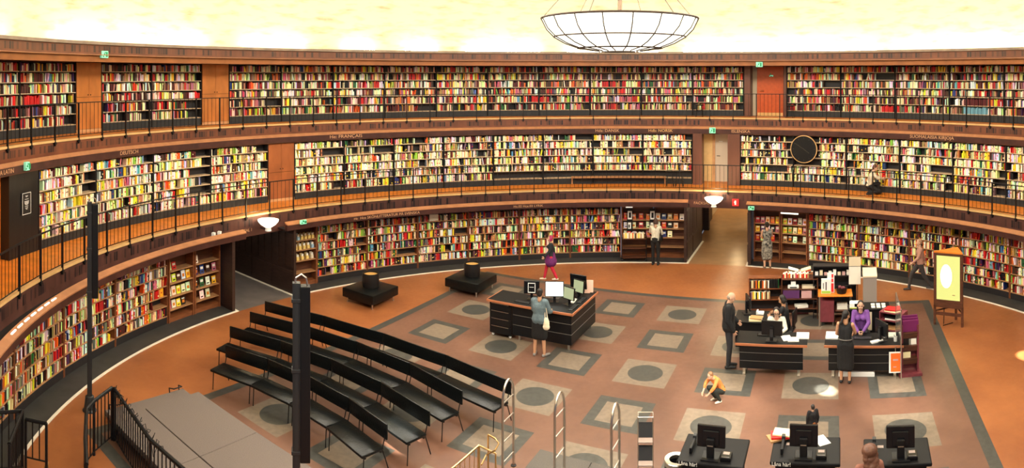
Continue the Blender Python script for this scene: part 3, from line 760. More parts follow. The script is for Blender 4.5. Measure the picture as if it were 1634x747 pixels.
# ---- chandelier
CC = Vector((12.98*math.sin((989-817)/F), 12.98*math.cos((989-817)/F), 7.47))
prof = [(0.0,0.0),(.42,.012),(.83,.075),(1.08,.165),(1.30,.29),(1.46,.45),(1.56,.65)]
T = thing('chandelier', 'huge glowing bowl chandelier with dark wire grid hanging over the hall', 'chandelier', CC)
g = MB().lathe(prof, 36); g.lathe([(r*.985, z+.02) for r, z in prof][::-1], 36); part('glass_bowl', g, 'chand_glass', T, smooth=True)
def ringt(r, z, rad, nm, mt='metal_brown'):
    pts = [(r*math.cos(2*PI*i/48), r*math.sin(2*PI*i/48), z) for i in range(49)]; return part(nm, MB().tube(pts, rad, 6, caps=False), mt, T)
mat('metal_brown', (.05,.03,.018), .6)
ringt(1.565, .65, .022, 'rim'); ringt(1.318, .285, .015, 'ring'); ringt(.845, .062, .015, 'ring'); ringt(.3, -.01, .012, 'ring')
for i in range(18):
    t = 2*PI*(i+.46)/18; part('rib', MB().tube([((r+.012)*math.cos(t), (r+.012)*math.sin(t), z-.008) for r, z in prof[1:]], .012, 5), 'metal_brown', T)
part('stem', MB().tube([(0,0,.3),(0,0,13.5)], .045, 10), 'metal_brown', T); part('collar', MB().lathe([(.05,.62),(.13,.64),(.13,.72),(.05,.76)], 16), 'metal_brown', T)
for i in range(6):
    t = 2*PI*i/6; part('hanging_rod', MB().tube([(1.55*math.cos(t),1.55*math.sin(t),.65),(0,0,2.4)], .008, 5), 'metal_brown', T)
l = bpy.data.lights.new('chandelier_light', 'POINT'); l.energy = 700; l.color = (1,.86,.6); l.shadow_soft_size = .8
o = bpy.data.objects.new('chandelier_light', l); COL.objects.link(o); o.location = CC+Vector((0,0,1.3))
# fluorescent tubes lying on the left ledge, as the photo shows
for i, x in enumerate(range(8, 96, 11)):
    p = psi(x, 11.45); q = psi(x+7, 11.45)
    if i < 7: one('ledge_tube_light', MB().arc(11.31, 11.345, p, q, 2.325, 2.35), 'lamp_tube', 'short white tube light on the near left ledge, %s from the left' % ORD[i], 'lamp', 'tube lights on the near left ledge')
# ---- benches: four curved rows facing the stage
def circ3(a, b, c):
    ax, ay, bx, by, cx, cy = a[0], a[1], b[0], b[1], c[0], c[1]
    d = 2*(ax*(by-cy)+bx*(cy-ay)+cx*(ay-by))
    ux = ((ax*ax+ay*ay)*(by-cy)+(bx*bx+by*by)*(cy-ay)+(cx*cx+cy*cy)*(ay-by))/d
    uy = ((ax*ax+ay*ay)*(cx-bx)+(bx*bx+by*by)*(ax-cx)+(cx*cx+cy*cy)*(bx-ax))/d
    return Vector((ux, uy, 0)), math.hypot(ax-ux, ay-uy)
BZ = .82
def bench(pl, pm, pr, label):
    A, B, C_ = fl(*pl, BZ), fl(*pm, BZ), fl(*pr, BZ); c, r = circ3(A, B, C_)
    t0 = math.atan2(A.y-c.y, A.x-c.x); t1 = math.atan2(C_.y-c.y, C_.x-c.x); n = 4
    P = [Vector((c.x+r*math.cos(t0+(t1-t0)*i/n), c.y+r*math.sin(t0+(t1-t0)*i/n), 0)) for i in range(n+1)]
    T = thing('bench', label, 'bench', (P[0]+P[-1])/2, 0, 'rows of black benches')
    for i in range(n):
        a, b = P[i], P[i+1]; d = (b-a); L = d.length; d.normalize(); nn = Vector((d.y, -d.x, 0))
        if nn.dot(c-a) < 0: nn = -nn
        M = Matrix(((d.x, nn.x, 0, a.x), (d.y, nn.y, 0, a.y), (0, 0, 1, 0), (0, 0, 0, 1)))
        part('seat', MB().rbox(.004, L-.004, .06, .53, .40, .455, r=.018, M=M), 'leather', T, True, smooth=True)
        m = MB().rbox(.004, L-.004, -.035, .0, .55, .83, r=.012, M=M)
        part('backrest', m, 'leather', T, True, smooth=True)
        part('seat_rail', MB().box(.01, L-.01, .10, .13, .375, .40, M=M).box(.01, L-.01, .44, .47, .375, .40, M=M), 'metal_black', T, True)
        for u in ((.05,) if i == 0 else (-.06,.06))+((L-.05,) if i == n-1 else ()):
            q = lambda x, y, z: M@Vector((x, y, z))
            part('leg', MB().tube([q(u,.46,.39), q(u,.48,.0)], .011, 6), 'metal_black', T, True)
            part('leg', MB().tube([q(u,-.08,.0), q(u,.06,.40), q(u,.03,.50), q(u,-.03,.70)], .011, 6), 'metal_black', T, True)
    return T
bench((422,481), (655,547), (815,610), 'longest black leather bench, farthest from the grey stage')
bench((398,498), (644,576), (737,625), 'black leather bench, second row counted from the far side')
bench((366,521), (593,603), (685,658), 'black leather bench, third row, with a sunlit glossy end')
bench((359,551), (496,603), (617,679), 'shortest black leather bench, nearest row to the grey stage')
# ---- light poles
def light_pole(x, y0, y1, R, label, zb=0, zt=4.3, zl=2.0):
    P = fl(x, y0, 0) if y1 is None else None
    P = R
    T = thing('light_pole', label, 'lamp post', (P[0], P[1], 0), math.atan2(-P[0], P[1]), 'black light poles by the stage')
    part('pole', MB().box(-.115, -.015, -.05, .05, .2, zt).box(-.09,-.04,-.06,.06,.2,zt-.02), 'metal_grey', T)
    part('light_housing', MB().rbox(-.015, .115, -.07, .07, zl, zt-.04, r=.01), 'metal_black', T)
    part('top_fitting', MB().tube([(-.08,0,zt),(-.07,0,zt+.06),(.0,.02,zt+.10),(.06,0,zt+.06),(.08,0,zt-.04)], .014, 6), 'chrome', T)
    for z in (zl+.1, (zl+zt)/2, zt-.25): part('clamp', MB().rbox(-.13, .0, -.065, .065, z, z+.05, r=.008), 'metal_grey', T)
    part('base', MB().lathe([(.15,0),(.15,.02),(.12,.05),(.09,.30),(.06,.32)], 16, c=(-.065,0,0)), 'metal_grey', T)
light_pole(0,0,0, (-8.36*13.55/13.9, 11.1*13.55/13.9), 'black light pole behind the left black railing, in front of the curved shelves', zt=4.35, zl=2.35)
light_pole(0,0,0, (8.45*math.sin((481-817)/F), 8.45*math.cos((481-817)/F)), 'thick black light pole standing in front of the benches', zt=4.3, zl=1.98)
# ---- stage modules
SZ = .30
def platform(u0, u1, v0, v1, z, label, grp='grey stage modules'):
    M = Matrix.Translation(uv((u0+u1)/2, (v0+v1)/2))@Matrix.Rotation(RZ, 4, 'Z')
    T = thing('stage_module', label, 'stage', uv((u0+u1)/2, (v0+v1)/2), RZ, grp); w, h = (u1-u0)/2-.006, (v1-v0)/2-.006
    part('deck', MB().rbox(-w, w, -h, h, z-.06, z, r=.008), 'stage_carpet', T)
    part('edge_trim', MB().box(-w-.003, w+.003, -h-.003, h+.003, z-.10, z-.055), 'stage_edge', T)
    for sx in (-1, 1):
        for sy in (-1, 1): part('leg', MB().box(sx*(w-.08)-.03, sx*(w-.08)+.03, sy*(h-.08)-.03, sy*(h-.08)+.03, 0, z-.1), 'metal_black', T)
    return T
mat('stage_edge', (.10,.085,.075), .7)
platform(-5.15, -3.20, -6.27, -4.97, SZ, 'carpeted grey stage module nearest the benches at the far end')
platform(-3.20, -1.25, -6.27, -4.97, SZ, 'carpeted grey stage module beside the thick black pole')
platform(-5.15, -3.20, -7.05, -6.28, SZ, 'narrow grey stage module along the black railing, far one')
platform(-3.20, -1.25, -7.05, -6.28, SZ, 'narrow grey stage module along the black railing, near one')
T = platform(-5.72, -5.16, -6.9, -5.0, .15, 'low grey step with two small black handles at the end of the stage', 'stage step')
for v in (-1, 1):
    y = .72*v; part('handle', MB().tube([(-.26,y-.12,.14),(-.28,y-.12,.24),(-.12,y-.10,.28),(-.12,y+.10,.28),(-.28,y+.12,.24),(-.26,y+.12,.14)], .014, 6), 'metal_black', T)
# entrance mat
for i, (u0, u1) in enumerate(((.98, 2.0), (2.02, 4.6))):
    M = Matrix.Translation(uv((u0+u1)/2, -3.3, 0)); 
    one('floor_mat', MB().rbox(-(u1-u0)/2, (u1-u0)/2, -1.5, 1.5, 0.001, .018, r=.004), 'mat_grey', 'dark grey textured floor mat in front of the tubular gates, %s piece' % ('left' if i == 0 else 'right'), 'mat', 'entrance mats', loc=uv((u0+u1)/2, -1.78-1.5, 0), rz=RZ)
# ---- near railings round the stairwell
def seg_railing(pts, z0, z1, label, m='metal_black', nb=.115, rail=.034, cat='railing', posts=True, name='stair_railing', zs=None, bar=.012):
    base = Vector(pts[0]); T = thing(name, label, cat, (base.x, base.y, 0))
    zs = zs or [(z0, z1)]*len(pts)
    H = [Vector((p[0], p[1], z[1])) for p, z in zip(pts, zs)]; Lo = [Vector((p[0], p[1], z[0]+.07)) for p, z in zip(pts, zs)]
    part('handrail', MB().tube(H, rail, 8), m, T, True); part('bottom_rail', MB().tube(Lo, .014, 6), m, T, True)
    for i, p in enumerate(pts):
        if posts: part('post', MB().tube([(p[0], p[1], zs[i][0]-.3 if zs[i][0] > .2 else 0.0), (p[0], p[1], zs[i][1])], .026, 6), m, T, True)
    for i in range(len(pts)-1):
        n = int((H[i+1]-H[i]).length/nb); mb = MB()
        for j in range(1, n):
            a = Lo[i].lerp(Lo[i+1], j/n); b = H[i].lerp(H[i+1], j/n); mb.tube([a, b], bar, 5, caps=False)
        if n > 1: part('bar_panel', mb, m, T, True)
    return T
g = lambda u, v: tuple(uv(u, v))[:2]
R0 = fl(182, 620, 1.0); R1 = fl(240, 702, 1.0); R2 = fl(292, 748, 1.0); R3 = R2+(R2-R1)*1.3
seg_railing([R0, R1, R2, R3], 0, 1.0, 'black handrail with bars and hanging cable along the stage back')
S1 = fl(150, 640, 1.0); S2 = fl(138, 654, 1.0)
seg_railing([R0+Vector((-.05,.0,0)), S1, S2, S2+Vector((.55,-.75,0)), S2+Vector((1.0,-1.3,0))], 0, 1.0, 'black railing turning round the stairwell below the first light pole')
A0 = fl(-30, 660, 1.05); A1 = fl(36, 656, 1.05); A2 = A1+Vector((.55,-.9,0))
seg_railing([A0, A1, A2], 0, 1.05, 'black railing in the bottom left corner of the view, taller piece')
B0 = fl(41, 669, .98); B1 = fl(74, 676, .98)
seg_railing([B0, B1], .25, .98, 'short black railing panel in the bottom left, right of the corner piece')
T = thing('stair_string', 'yellowish steel stair edge below the short railing panel', 'stair rail', fl(74, 738, .2))
part('string', MB().tube([fl(77, 738, .25), fl(62, 760, .1)], .02, 6), 'brass', T, True); part('foot', MB().tube([fl(77, 738, .25), fl(77, 738, .25)-Vector((0,0,.25))], .015, 6), 'brass', T, True)
# loose cable wound on the handrail
cab = []
for i in range(60):
    t = i/59; P = R0.lerp(R1+(R2-R1)*.35, t); a = i*1.3
    cab.append(P+Vector((.05*math.cos(a), .05*math.sin(a), .02+.05*math.sin(a*1.7)-(.35*max(0, math.sin(a*.31)) if i % 7 == 3 else 0))))
one('cable', MB().tube(cab, .007, 5), 'metal_black', 'loose thin cable wound around the black handrail', 'cable')
# brass stair railing at the bottom centre
Q0 = fl(764, 711, .95); Q1 = fl(726, 744, .95); Q2 = Q1+(Q1-Q0)*1.6
T = seg_railing([Q0, Q1, Q2], 0, .95, 'thin brass stair railing with a looped end, right of the benches', 'brass', .13, .018, bar=.007)
hz = [fl(779, 694, 1.1), fl(790, 700, 1.1), fl(796, 708, 1.05), fl(790, 719, 1.0), fl(776, 726, .9), fl(768, 742, .85)]
part('looped_end', MB().tube(hz, .014, 6), 'brass', T, True); e_ = fl(779, 694, 1.1); part('post', MB().tube([e_, (e_.x, e_.y, 0)], .016, 6), 'brass', T, True)
e_ = fl(791, 724, .85); part('post', MB().tube([e_, (e_.x, e_.y, 0)], .016, 6), 'brass', T, True); part('cross_rail', MB().tube([fl(764, 711, .95), e_], .014, 6), 'brass', T, True)
# tubular gates
def gate(x, y, label):
    P = fl(x, y, 1.62); T = thing('tubular_gate', label, 'security gate', (P.x, P.y, 0), math.atan2(E2.y, E2.x), 'arched tubular gates')
    w = .20; pts = [(-w,0,0),(-w,0,1.3)]+[(-w*math.cos(PI*i/10), 0, 1.3+.32*math.sin(PI*i/10)) for i in range(1, 10)]+[(w,0,1.3),(w,0,0)]
    part('arched_tube', MB().tube(pts, .022, 10), 'chrome', T, smooth=True)
    for z in (.25,.6,.95,1.28): part('rung', MB().tube([(-w,0,z),(w,0,z)], .012, 8), 'chrome', T)
    for s in (-1, 1): part('foot_plate', MB().lathe([(.001,0),(.05,0),(.05,.012),(.022,.02)], 14, c=(s*w,0,0)), 'metal_black', T)
gate(811, 606, 'left tubular steel gate with rungs, in front of the bench end')
gate(893, 627, 'middle tubular steel gate with rungs, over the grey mats')
gate(982, 645, 'right tubular steel gate with rungs, beside the mesh stand')
# mesh leaflet stand
P = fl(1030, 658, 1.55); T = thing('mesh_stand', 'tall narrow stand of tilted black mesh baskets right of the gates', 'leaflet stand', (P.x, P.y, 0), -.2)
for s in (-1, 1): part('upright', MB().tube([(s*.12,.02,0),(s*.12,.0,1.55)], .009, 6).tube([(s*.12,-.12,0),(s*.12,-.10,1.52)], .007, 6), 'chrome', T)
part('top_bar', MB().tube([(-.12,0,1.55),(.12,0,1.55),(.12,-.1,1.52),(-.12,-.1,1.52),(-.12,0,1.55)], .008, 6), 'chrome', T)
for i in range(4):
    z = 1.42-.37*i; m = MB()
    M = Matrix.Translation((0,-.05,z))@Matrix.Rotation(-.35, 4, 'X')
    m.box(-.11,.11,-.01,.0,-.22,0,M=M)
    part('basket', m, 'mesh_basket', T); sl = MB()
    for j in range(9): sl.box(-.08+.02*j-.003,-.08+.02*j+.003,-.014,-.01,-.12,-.03,M=M)
    part('basket_slots', sl, 'letter_white', T) if False else None
    part('basket_shelf', MB().box(-.115,.115,-.13,.0,-.30,-.285,M=Matrix.Translation((0,0,z))), 'pink_metal', T)
# litter bin
P = fl(1079, 733, .75); T = thing('litter_bin', 'round steel litter bin with a pale ring top, left of the first check-out desk', 'bin', (P.x, P.y, 0))
part('body', MB().lathe([(.001,0),(.19,0),(.19,.70)], 28), 'metal_grey', T, smooth=True); part('ring_top', MB().lathe([(.195,.68),(.20,.75),(.19,.76),(.115,.755),(.11,.70),(.12,.69)], 28), 'chrome', T, smooth=True)
part('inner_liner', MB().lathe([(.12,.72),(.12,.2),(.001,.2)], 24), 'metal_black', T)
# ---- ottomans with drum planters
mat('pot_black', (.012,.010,.010), .35); mat('pot_lit_top', (.75,.42,.12), .4, noise=.3, scale=20)  # drum top's bright orange paints in a lit look; it emits nothing
def ottoman(c, label, label2, grp):
    T = thing('ottoman', label, 'ottoman', (c[0], c[1], 0), RZ, 'square black ottomans')
    part('seat_pad', MB().rbox(-.62,.62,-.62,.62,.17,.45,r=.03), 'leather', T, smooth=True)
    part('plinth', MB().box(-.5,.5,-.5,.5,.10,.17), 'metal_black', T)
    for sx in (-1,1):
        for sy in (-1,1): part('leg', MB().tube([(sx*.5,sy*.5,0),(sx*.5,sy*.5,.17)], .025, 8), 'chrome', T)
    return T
def drum_pot(c, label):
    T = thing('drum_planter', label, 'drum', (c[0], c[1], .451), 0, 'round drums on the ottomans')  # planter drum with no lamp in it
    part('body', MB().lathe([(.001,0),(.25,0),(.265,.04),(.262,.36),(.25,.42),(.235,.42),(.225,.36),(.001,.35)], 28), 'pot_black', T, smooth=True)
    part('inner_disc', MB().lathe([(.001,.365),(.222,.365)], 28), 'pot_lit_top', T)
ottoman((-4.34,19.6), 'square black leather ottoman nearer the left passage', '', ''); drum_pot((-4.34,19.65), 'black drum with an orange top coloured as if lit on the left ottoman')
ottoman((-1.33,21.1), 'square black leather ottoman left of the computer kiosk', '', ''); drum_pot((-1.3,21.15), 'black drum with an orange top coloured as if lit on the ottoman near the kiosk')
# ---- computer kiosk
mat('kiosk_black', (.006,.006,.007), .4, spec=.3); mat('kiosk_top', (.006,.006,.0065), .5, spec=.2); mat('orange_edge', (.42,.15,.065), .4); mat('stripe', (.12,.11,.10), .4)
mat('screen_white', (.7,.75,.75), .3, emit=(.75,.9,.92), es=.85); mat('screen_black', (.006,.006,.007), .25); mat('screen_green', (.25,.3,.2), .3, emit=(.45,.5,.3), es=.35)
mat('pink_paper', (.85,.55,.42), .6); mat('mesh_basket', (.03,.03,.032), .5); mat('pink_metal', (.36,.27,.23), .5, metal=.1)
MATS_TXT = 1
KA = Vector((-.66,17.43,0)); KZ = .98
K = thing('computer_kiosk', 'black L-shaped standing computer desk with orange wood edge and steel feet', 'desk', KA, RZ)
# local frame: x along the front to the near corner, y to the back
part('worktop', MB().prism([(0,0),(2.46,0),(2.46,1.80),(1.70,1.80),(1.70,.85),(0,.85)], KZ-.04, KZ), 'kiosk_top', K)
part('wood_edge', MB().box(-.02,2.48,-.025,0,KZ-.05,KZ+.004).box(2.46,2.485,-.025,1.82,KZ-.05,KZ+.004).box(-.02,0,-.02,.85,KZ-.05,KZ+.004), 'orange_edge', K)
part('front_panel', MB().box(.75,2.42,.04,.07,.16,KZ-.05), 'kiosk_black', K)
part('side_panel', MB().box(2.39,2.42,.04,1.76,.16,KZ-.05), 'kiosk_black', K); part('back_panel', MB().box(1.74,2.40,1.70,1.74,.16,KZ-.05), 'kiosk_black', K)
for z in (.42,.68): part('panel_stripe', MB().box(.76,2.43,.032,.042,z,z+.012).box(2.418,2.43,.04,1.75,z,z+.012), 'stripe', K)
for x, y in ((.9,.15),(2.3,.15),(2.3,1.68),(1.8,1.68)): part('leg', MB().tube([(x,y,0),(x,y,.18)], .03, 10), 'chrome', K)
Cb = thing('drawer_cabinet', 'black four-drawer cabinet on white castors under the kiosk', 'cabinet', uv(0,0)+Vector((0,0,0)), RZ)
Cb.location = KA+E1*.37+E2*.42
part('body', MB().box(-.33,.33,-.36,.36,.09,KZ-.06), 'kiosk_black', Cb)
for i in range(4): d = part('drawer', MB().box(-.31,.31,-.375,-.36,.12+.2*i,.30+.2*i), 'kiosk_black', Cb); part('drawer_handle', MB().box(-.27,.25,-.39,-.375,.285+.2*i,.297+.2*i), 'chrome', d)
for x in (-.26,.26): part('castor', MB().ball((x,-.3,.045), .045, .03, .045, seg=10), 'white', Cb); part('castor', MB().ball((x,.3,.045), .045, .03, .045, seg=10), 'white', Cb)
def kl(x, y, z=0): return KA+E1*x+E2*y+Vector((0,0,z))
def monitor(P, rz, w, h, scr, label, grp=None, name='monitor', z0=.14, tilt=-.1, keys=True):
    # screen faces local -y
    T = thing(name, label, 'computer monitor', P, rz, grp); M = Matrix.Translation((0,0,z0))@Matrix.Rotation(tilt, 4, 'X')
    part('housing', MB().rbox(-w/2,w/2,0,.045,0,h,r=.008,M=M), 'screen_black', T)
    part('screen', MB().box(-w/2+.018,w/2-.018,-.003,.001,.02,h-.018,M=M), scr, T)
    part('stand', MB().box(-.035,.035,.03,.06,.01,z0+.1).rbox(-.12,.12,-.08,.12,0,.014,r=.005), 'screen_black', T)
    return T
def keyboard(P, rz, label, grp=None):
    T = thing('keyboard', label, 'keyboard', P, rz, grp); part('body', MB().rbox(-.22,.22,-.07,.07,0,.02,r=.006), 'screen_black', T)
    m = MB()
    for r_ in range(4):
        for c_ in range(14): m.box(-.20+.0286*c_,-.178+.0286*c_,-.055+.028*r_,-.033+.028*r_,.02,.025)
    part('keys', m, 'metal_grey', T)
monitor(kl(1.05,.55,KZ), RZ+.35, .42, .34, 'screen_black', 'monitor with a white framed square on its screen, on the left of the kiosk')
m = MB(); fr_ = [(-.10,.10,.03,.05),(-.10,.10,.27,.29),(-.10,-.085,.03,.29),(.085,.10,.03,.29)]
MM = Matrix.Translation(kl(1.05,.55,KZ+.14))@Matrix.Rotation(RZ+.35, 4, 'Z')@Matrix.Rotation(-.1, 4, 'X')
K1 = bpy.data.objects['monitor']; mm = MB(); M_ = Matrix.Translation((0,0,.14))@Matrix.Rotation(-.1, 4, 'X')
for q in fr_: mm.box(q[0], q[1], -.006, -.003, q[2], q[3], M=M_)
mm.box(-.06,.06,-.006,-.003,.17,.18,M=M_); part('screen_frame', mm, 'white', K1)
monitor(kl(1.70,.60,KZ), RZ+.38, .50, .40, 'screen_white', 'monitor glowing white, in front of the woman in the denim shirt')
monitor(kl(2.12,.55,KZ), RZ-.35, .38, .32, 'screen_green', 'dim greenish monitor, nearer one on the right arm of the kiosk')
monitor(kl(2.15,1.15,KZ), RZ-.35, .38, .34, 'screen_green', 'dim greenish monitor, farther one on the right arm of the kiosk')
monitor(kl(2.02,1.55,KZ), RZ+PI-.1, .50, .38, 'screen_black', 'large black monitor seen from behind at the far corner of the kiosk')
keyboard(kl(.95,.22,KZ), RZ, 'black keyboard on the left of the kiosk worktop', 'kiosk keyboards'); keyboard(kl(2.32,.42,KZ), RZ+PI/2, 'black keyboard by the near corner of the kiosk', 'kiosk keyboards'); keyboard(kl(2.32,1.0,KZ), RZ+PI/2, 'black keyboard on the right arm of the kiosk', 'kiosk keyboards')
one('paper_sheet', MB().box(-.13,.03,-.012,.012,0,.02).quadbox([Vector(p) for p in ((-.12,0,0.02),(.12,0,.02),(.12,.01,.02),(-.12,.01,.02),(-.12,.06,.34),(.12,.06,.34),(.12,.07,.34),(-.12,.07,.34))]), 'pink_paper', 'pinkish paper notice standing at the right end of the kiosk', 'notice', loc=kl(2.28,1.62,KZ+.001), rz=RZ+.3)
one('pencil_tray', MB().rbox(-.05,.05,-.16,.16,0,.03,r=.008), 'paper', 'narrow pale tray beside the near keyboard on the kiosk', 'tray', loc=kl(2.14,.85,KZ), rz=RZ+.1)
# ---- check-out desks along the bottom edge
def checkout(xa, ya, xb, yb, xc, yc, label, txt, ctr=None):
    z = 1.0; A, B, D_ = fl(xa, ya, z), fl(xb, yb, z), fl(xc, yc, z)       # back-left, back-right, front-left corners
    d = (B-A); W = d.length; d.normalize(); rz = math.atan2(d.y, d.x); dep = max(.72, min(.95, (D_-A).length))
    c = (A+B)/2-Vector((-d.y, d.x, 0))*dep/2; c.z = 0
    T = thing('checkout_desk', label, 'desk', c, rz, 'self check-out desks')
    part('worktop', MB().rbox(-W/2,W/2,-dep/2,dep/2,z-.06,z,r=.02), 'kiosk_top', T)
    part('base_cabinet', MB().box(-W/2+.08,W/2-.08,-dep/2+.08,dep/2-.08,.04,z-.06), 'kiosk_black', T); part('kick_plate', MB().box(-W/2+.11,W/2-.11,-dep/2+.11,dep/2-.11,0,.04), 'metal_grey', T)
    if txt:
        t = text_mesh('Låna här!', .085, .001, 'LEFT'); M = Matrix.Translation((-W/2+.03,-dep/2-.001,z-.058))@Matrix.Rotation(PI/2, 4, 'X')
        m = MB(); m.f = t.f; m.m = t.m; m.v = [tuple(M@Vector((v[0]*.95, v[1], v[2]))) for v in t.v]; part('lettering', m, 'letter_white', T)
    fr = lambda x, y, zz=0: c+d*x+Vector((-d.y, d.x, 0))*y+Vector((0,0,z+zz))
    part('card_slot', MB().box(-W/2+.22,-W/2+.32,dep*.12,dep*.12+.07,z,z+.006), 'pink_metal', T)
    return c, rz, W, dep, fr
def back_monitor(P, rz, label):   # seen from behind: screen faces local -y, away... back faces the camera
    T = thing('monitor', label, 'computer monitor', P, rz, 'check-out monitors')
    M = Matrix.Translation((0,0,.14))@Matrix.Rotation(-.12, 4, 'X')
    part('housing', MB().rbox(-.225,.225,.0,.05,0,.33,r=.012,M=M), 'screen_black', T); part('screen', MB().box(-.205,.205,.049,.053,.02,.31,M=M), 'screen_white', T)
    part('back_cover', MB().rbox(-.13,.13,-.03,.0,.04,.26,r=.012,M=M), 'screen_black', T)
    part('stand', MB().rbox(-.06,.06,-.07,-.02,.0,.30,r=.01).rbox(-.14,.14,-.14,.12,0,.02,r=.006), 'kiosk_black', T)
    part('cable_clip', MB().box(-.045,.045,-.075,-.07,.20,.215), 'chrome', T)
def desk_kit(cfg, where, dxm=0):
    c, rz, W, dep, fr = cfg
    back_monitor(fr(.0+dxm,-dep*.24), rz, 'black monitor seen from behind on the %s check-out desk' % where)
    T = thing('barcode_scanner', 'slim black handheld scanner on its stand on the %s check-out desk' % where, 'scanner', fr(-W/2+.17,.0), rz, 'check-out scanners')
    part('body', MB().rbox(-.022,.022,-.18,.18,0.0,.09,r=.01), 'kiosk_black', T); part('scanner_head', MB().rbox(-.03,.03,.13,.22,.06,.12,r=.01), 'metal_grey', T)
    T = thing('card_terminal', 'small black card reader with a pale display on the %s check-out desk' % where, 'card reader', fr(W/2-.30,-dep*.24), rz, 'check-out card readers')
    part('body', MB().rbox(-.085,.085,-.10,.10,0,.06,r=.01), 'screen_black', T); part('display', MB().box(-.05,.05,0,.07,.06,.064), 'pink_metal', T); part('card_slot', MB().box(-.06,.06,-.085,-.06,.06,.062), 'stripe', T)
c1 = checkout(1098, 691, 1197, 701, 1082, 735, 'black self check-out desk reading Låna här, the left one at the bottom', True); desk_kit(c1, 'left', -.02)
c2 = checkout(1236, 694, 1341, 697, 1228, 737, 'black self check-out desk reading Låna här with books on it, the middle one', True); desk_kit(c2, 'middle', -.03)
c3 = checkout(1378, 700, 1480, 697, 1392, 742, 'black self check-out desk at the bottom right behind the brown-haired head', False); desk_kit(c3, 'right', .05)
def loose_book(P, rz, w, d, h, col, label, tilt=0, name='book', grp=None):
    m = MB().rbox(-w/2,w/2,-d/2,d/2,0,h,r=.003,mi=0).box(-w/2+.004,w/2+.001,-d/2+.004,d/2-.004,.003,h-.003,mi=1)
    o = one(name, m, ['book_cover', 'paper'], label, 'book', grp, loc=P, rz=rz); o.color = (*lin(PAL[col]), 1); return o
W2, f2 = c2[2], c2[4]
loose_book(f2(-W2/2+.05,.28), c2[1]+.5, .30, .22, .03, 'tan', 'tan book at the bottom of the pile on the middle check-out desk')
loose_book(f2(-W2/2+.11,.30,.031), c2[1]+.15, .32, .22, .03, 'red', 'reddish book in the middle of the pile on the middle check-out desk')
loose_book(f2(-W2/2+.14,.33,.062), c2[1]-.1, .30, .22, .025, 'cream', 'cream magazine on top of the pile on the middle check-out desk')
one('paper_sheet', MB().box(-.10,.10,-.14,.14,0,.006), 'white', 'white sheet lying right of the monitor on the middle check-out desk', 'paper', loc=f2(.24,.26), rz=c2[1]+.5)
# ---- reference desks
def ref_desk(xa, ya, xb, yb, dep, label):
    A, B = fl(xa, ya, .75), fl(xb, yb, .75); d = (B-A); W = d.length; d.normalize(); rz = math.atan2(d.y, d.x); n = Vector((-d.y, d.x, 0))
    c = (A+B)/2; c.z = 0; T = thing('reference_desk', label, 'desk', c, rz, 'black reference desks')
    part('worktop', MB().rbox(-W/2,W/2,.0,dep,.71,.745,r=.006), 'kiosk_top', T); part('wood_edge', MB().box(-W/2,W/2,-.025,0,.70,.75), 'orange_edge', T)
    part('front_panel', MB().box(-W/2+.10,W/2-.10,.03,.06,.16,.70), 'kiosk_black', T)
    for z in (.33,.52): part('panel_stripe', MB().box(-W/2+.10,W/2-.10,.024,.031,z,z+.010), 'stripe', T)
    for s in (-1, 1): part('leg', MB().box(s*(W/2-.2)-.03,s*(W/2-.2)+.03,.08,.14,0,.71).box(s*(W/2-.2)-.03,s*(W/2-.2)+.03,.02,dep-.05,0,.03), 'chrome', T)
    f = lambda x, y, z=0: c+d*x+n*y+Vector((0,0,.746+z)); return c, rz, W, f
dl, rl, WL, fL = ref_desk(1173, 547, 1288, 551, .76, 'black reference desk where the woman in the white cardigan sits')
dr, rr, WR, fR = ref_desk(1315, 551, 1442, 551, .78, 'black reference desk between the woman in purple and the one in the black dress')
def desk_monitor(P, rz, label, w=.46):
    T = thing('monitor', label, 'computer monitor', P, rz); M = Matrix.Translation((0,0,.12))
    part('housing', MB().rbox(-w/2,w/2,0,.045,0,.34,r=.01,M=M), 'screen_black', T); part('screen', MB().box(-w/2+.02,w/2-.02,.044,.048,.02,.32,M=M), 'screen_white', T)
    part('stand', MB().rbox(-.04,.04,-.05,-.0,0,.33,r=.008).rbox(-.13,.13,-.12,.1,0,.018,r=.006), 'kiosk_black', T)
    part('cable_clip', MB().box(-.035,.035,-.056,-.05,.10,.28), 'metal_grey', T)
desk_monitor(fL(-.0,.22), rl-.1, 'black monitor seen from behind on the desk of the woman in the white cardigan', .50)
desk_monitor(fR(.40,.30), rr-1.0, 'black monitor turned sideways beside the woman in the purple top', .50)
def sheet(P, rz, w, d, label, m='white', h=.012, name='paper_sheet'): return one(name, MB().box(-w/2,w/2,-d/2,d/2,0,h), m, label, 'paper', loc=P, rz=rz)
sheet(fL(.34,.38), rl+.3, .22, .30, 'loose white papers right of the monitor on the left reference desk')
sheet(fL(.50,.30), rl+.1, .26, .24, 'pale framed pad on the left reference desk', 'paper', .02)
sheet(fL(.72,.52), rl, .30, .34, 'white paper stack at the right end of the left reference desk', h=.03)
sheet(fR(-.76,.55), rr, .30, .40, 'white paper stack at the left end of the right reference desk', h=.03)
sheet(fR(.62,.58), rr, .30, .26, 'pale papers right of the sideways monitor', 'paper', .03)
sheet(fR(.30,.22), rr+.5, .30, .10, 'crumpled white papers at the foot of the sideways monitor', 'white', .035)
keyboard(fR(-.02,.42), rr, 'black keyboard under the hands of the woman in the purple top')
keyboard(fL(-.15,.52), rl, 'black keyboard in front of the woman in the white cardigan')
T = thing('pen_cup', 'clear white cup by the right end of the right reference desk', 'cup', fR(.74,.25)); part('cup', MB().lathe([(.001,0),(.04,0),(.045,.11),(.04,.11),(.036,.01)], 14), 'white', T); part('pens', MB().tube([(.01,0,.02),(.03,0,.17)], .005, 5).tube([(-.01,.01,.02),(-.03,.01,.16)], .005, 5), 'kiosk_black', T)
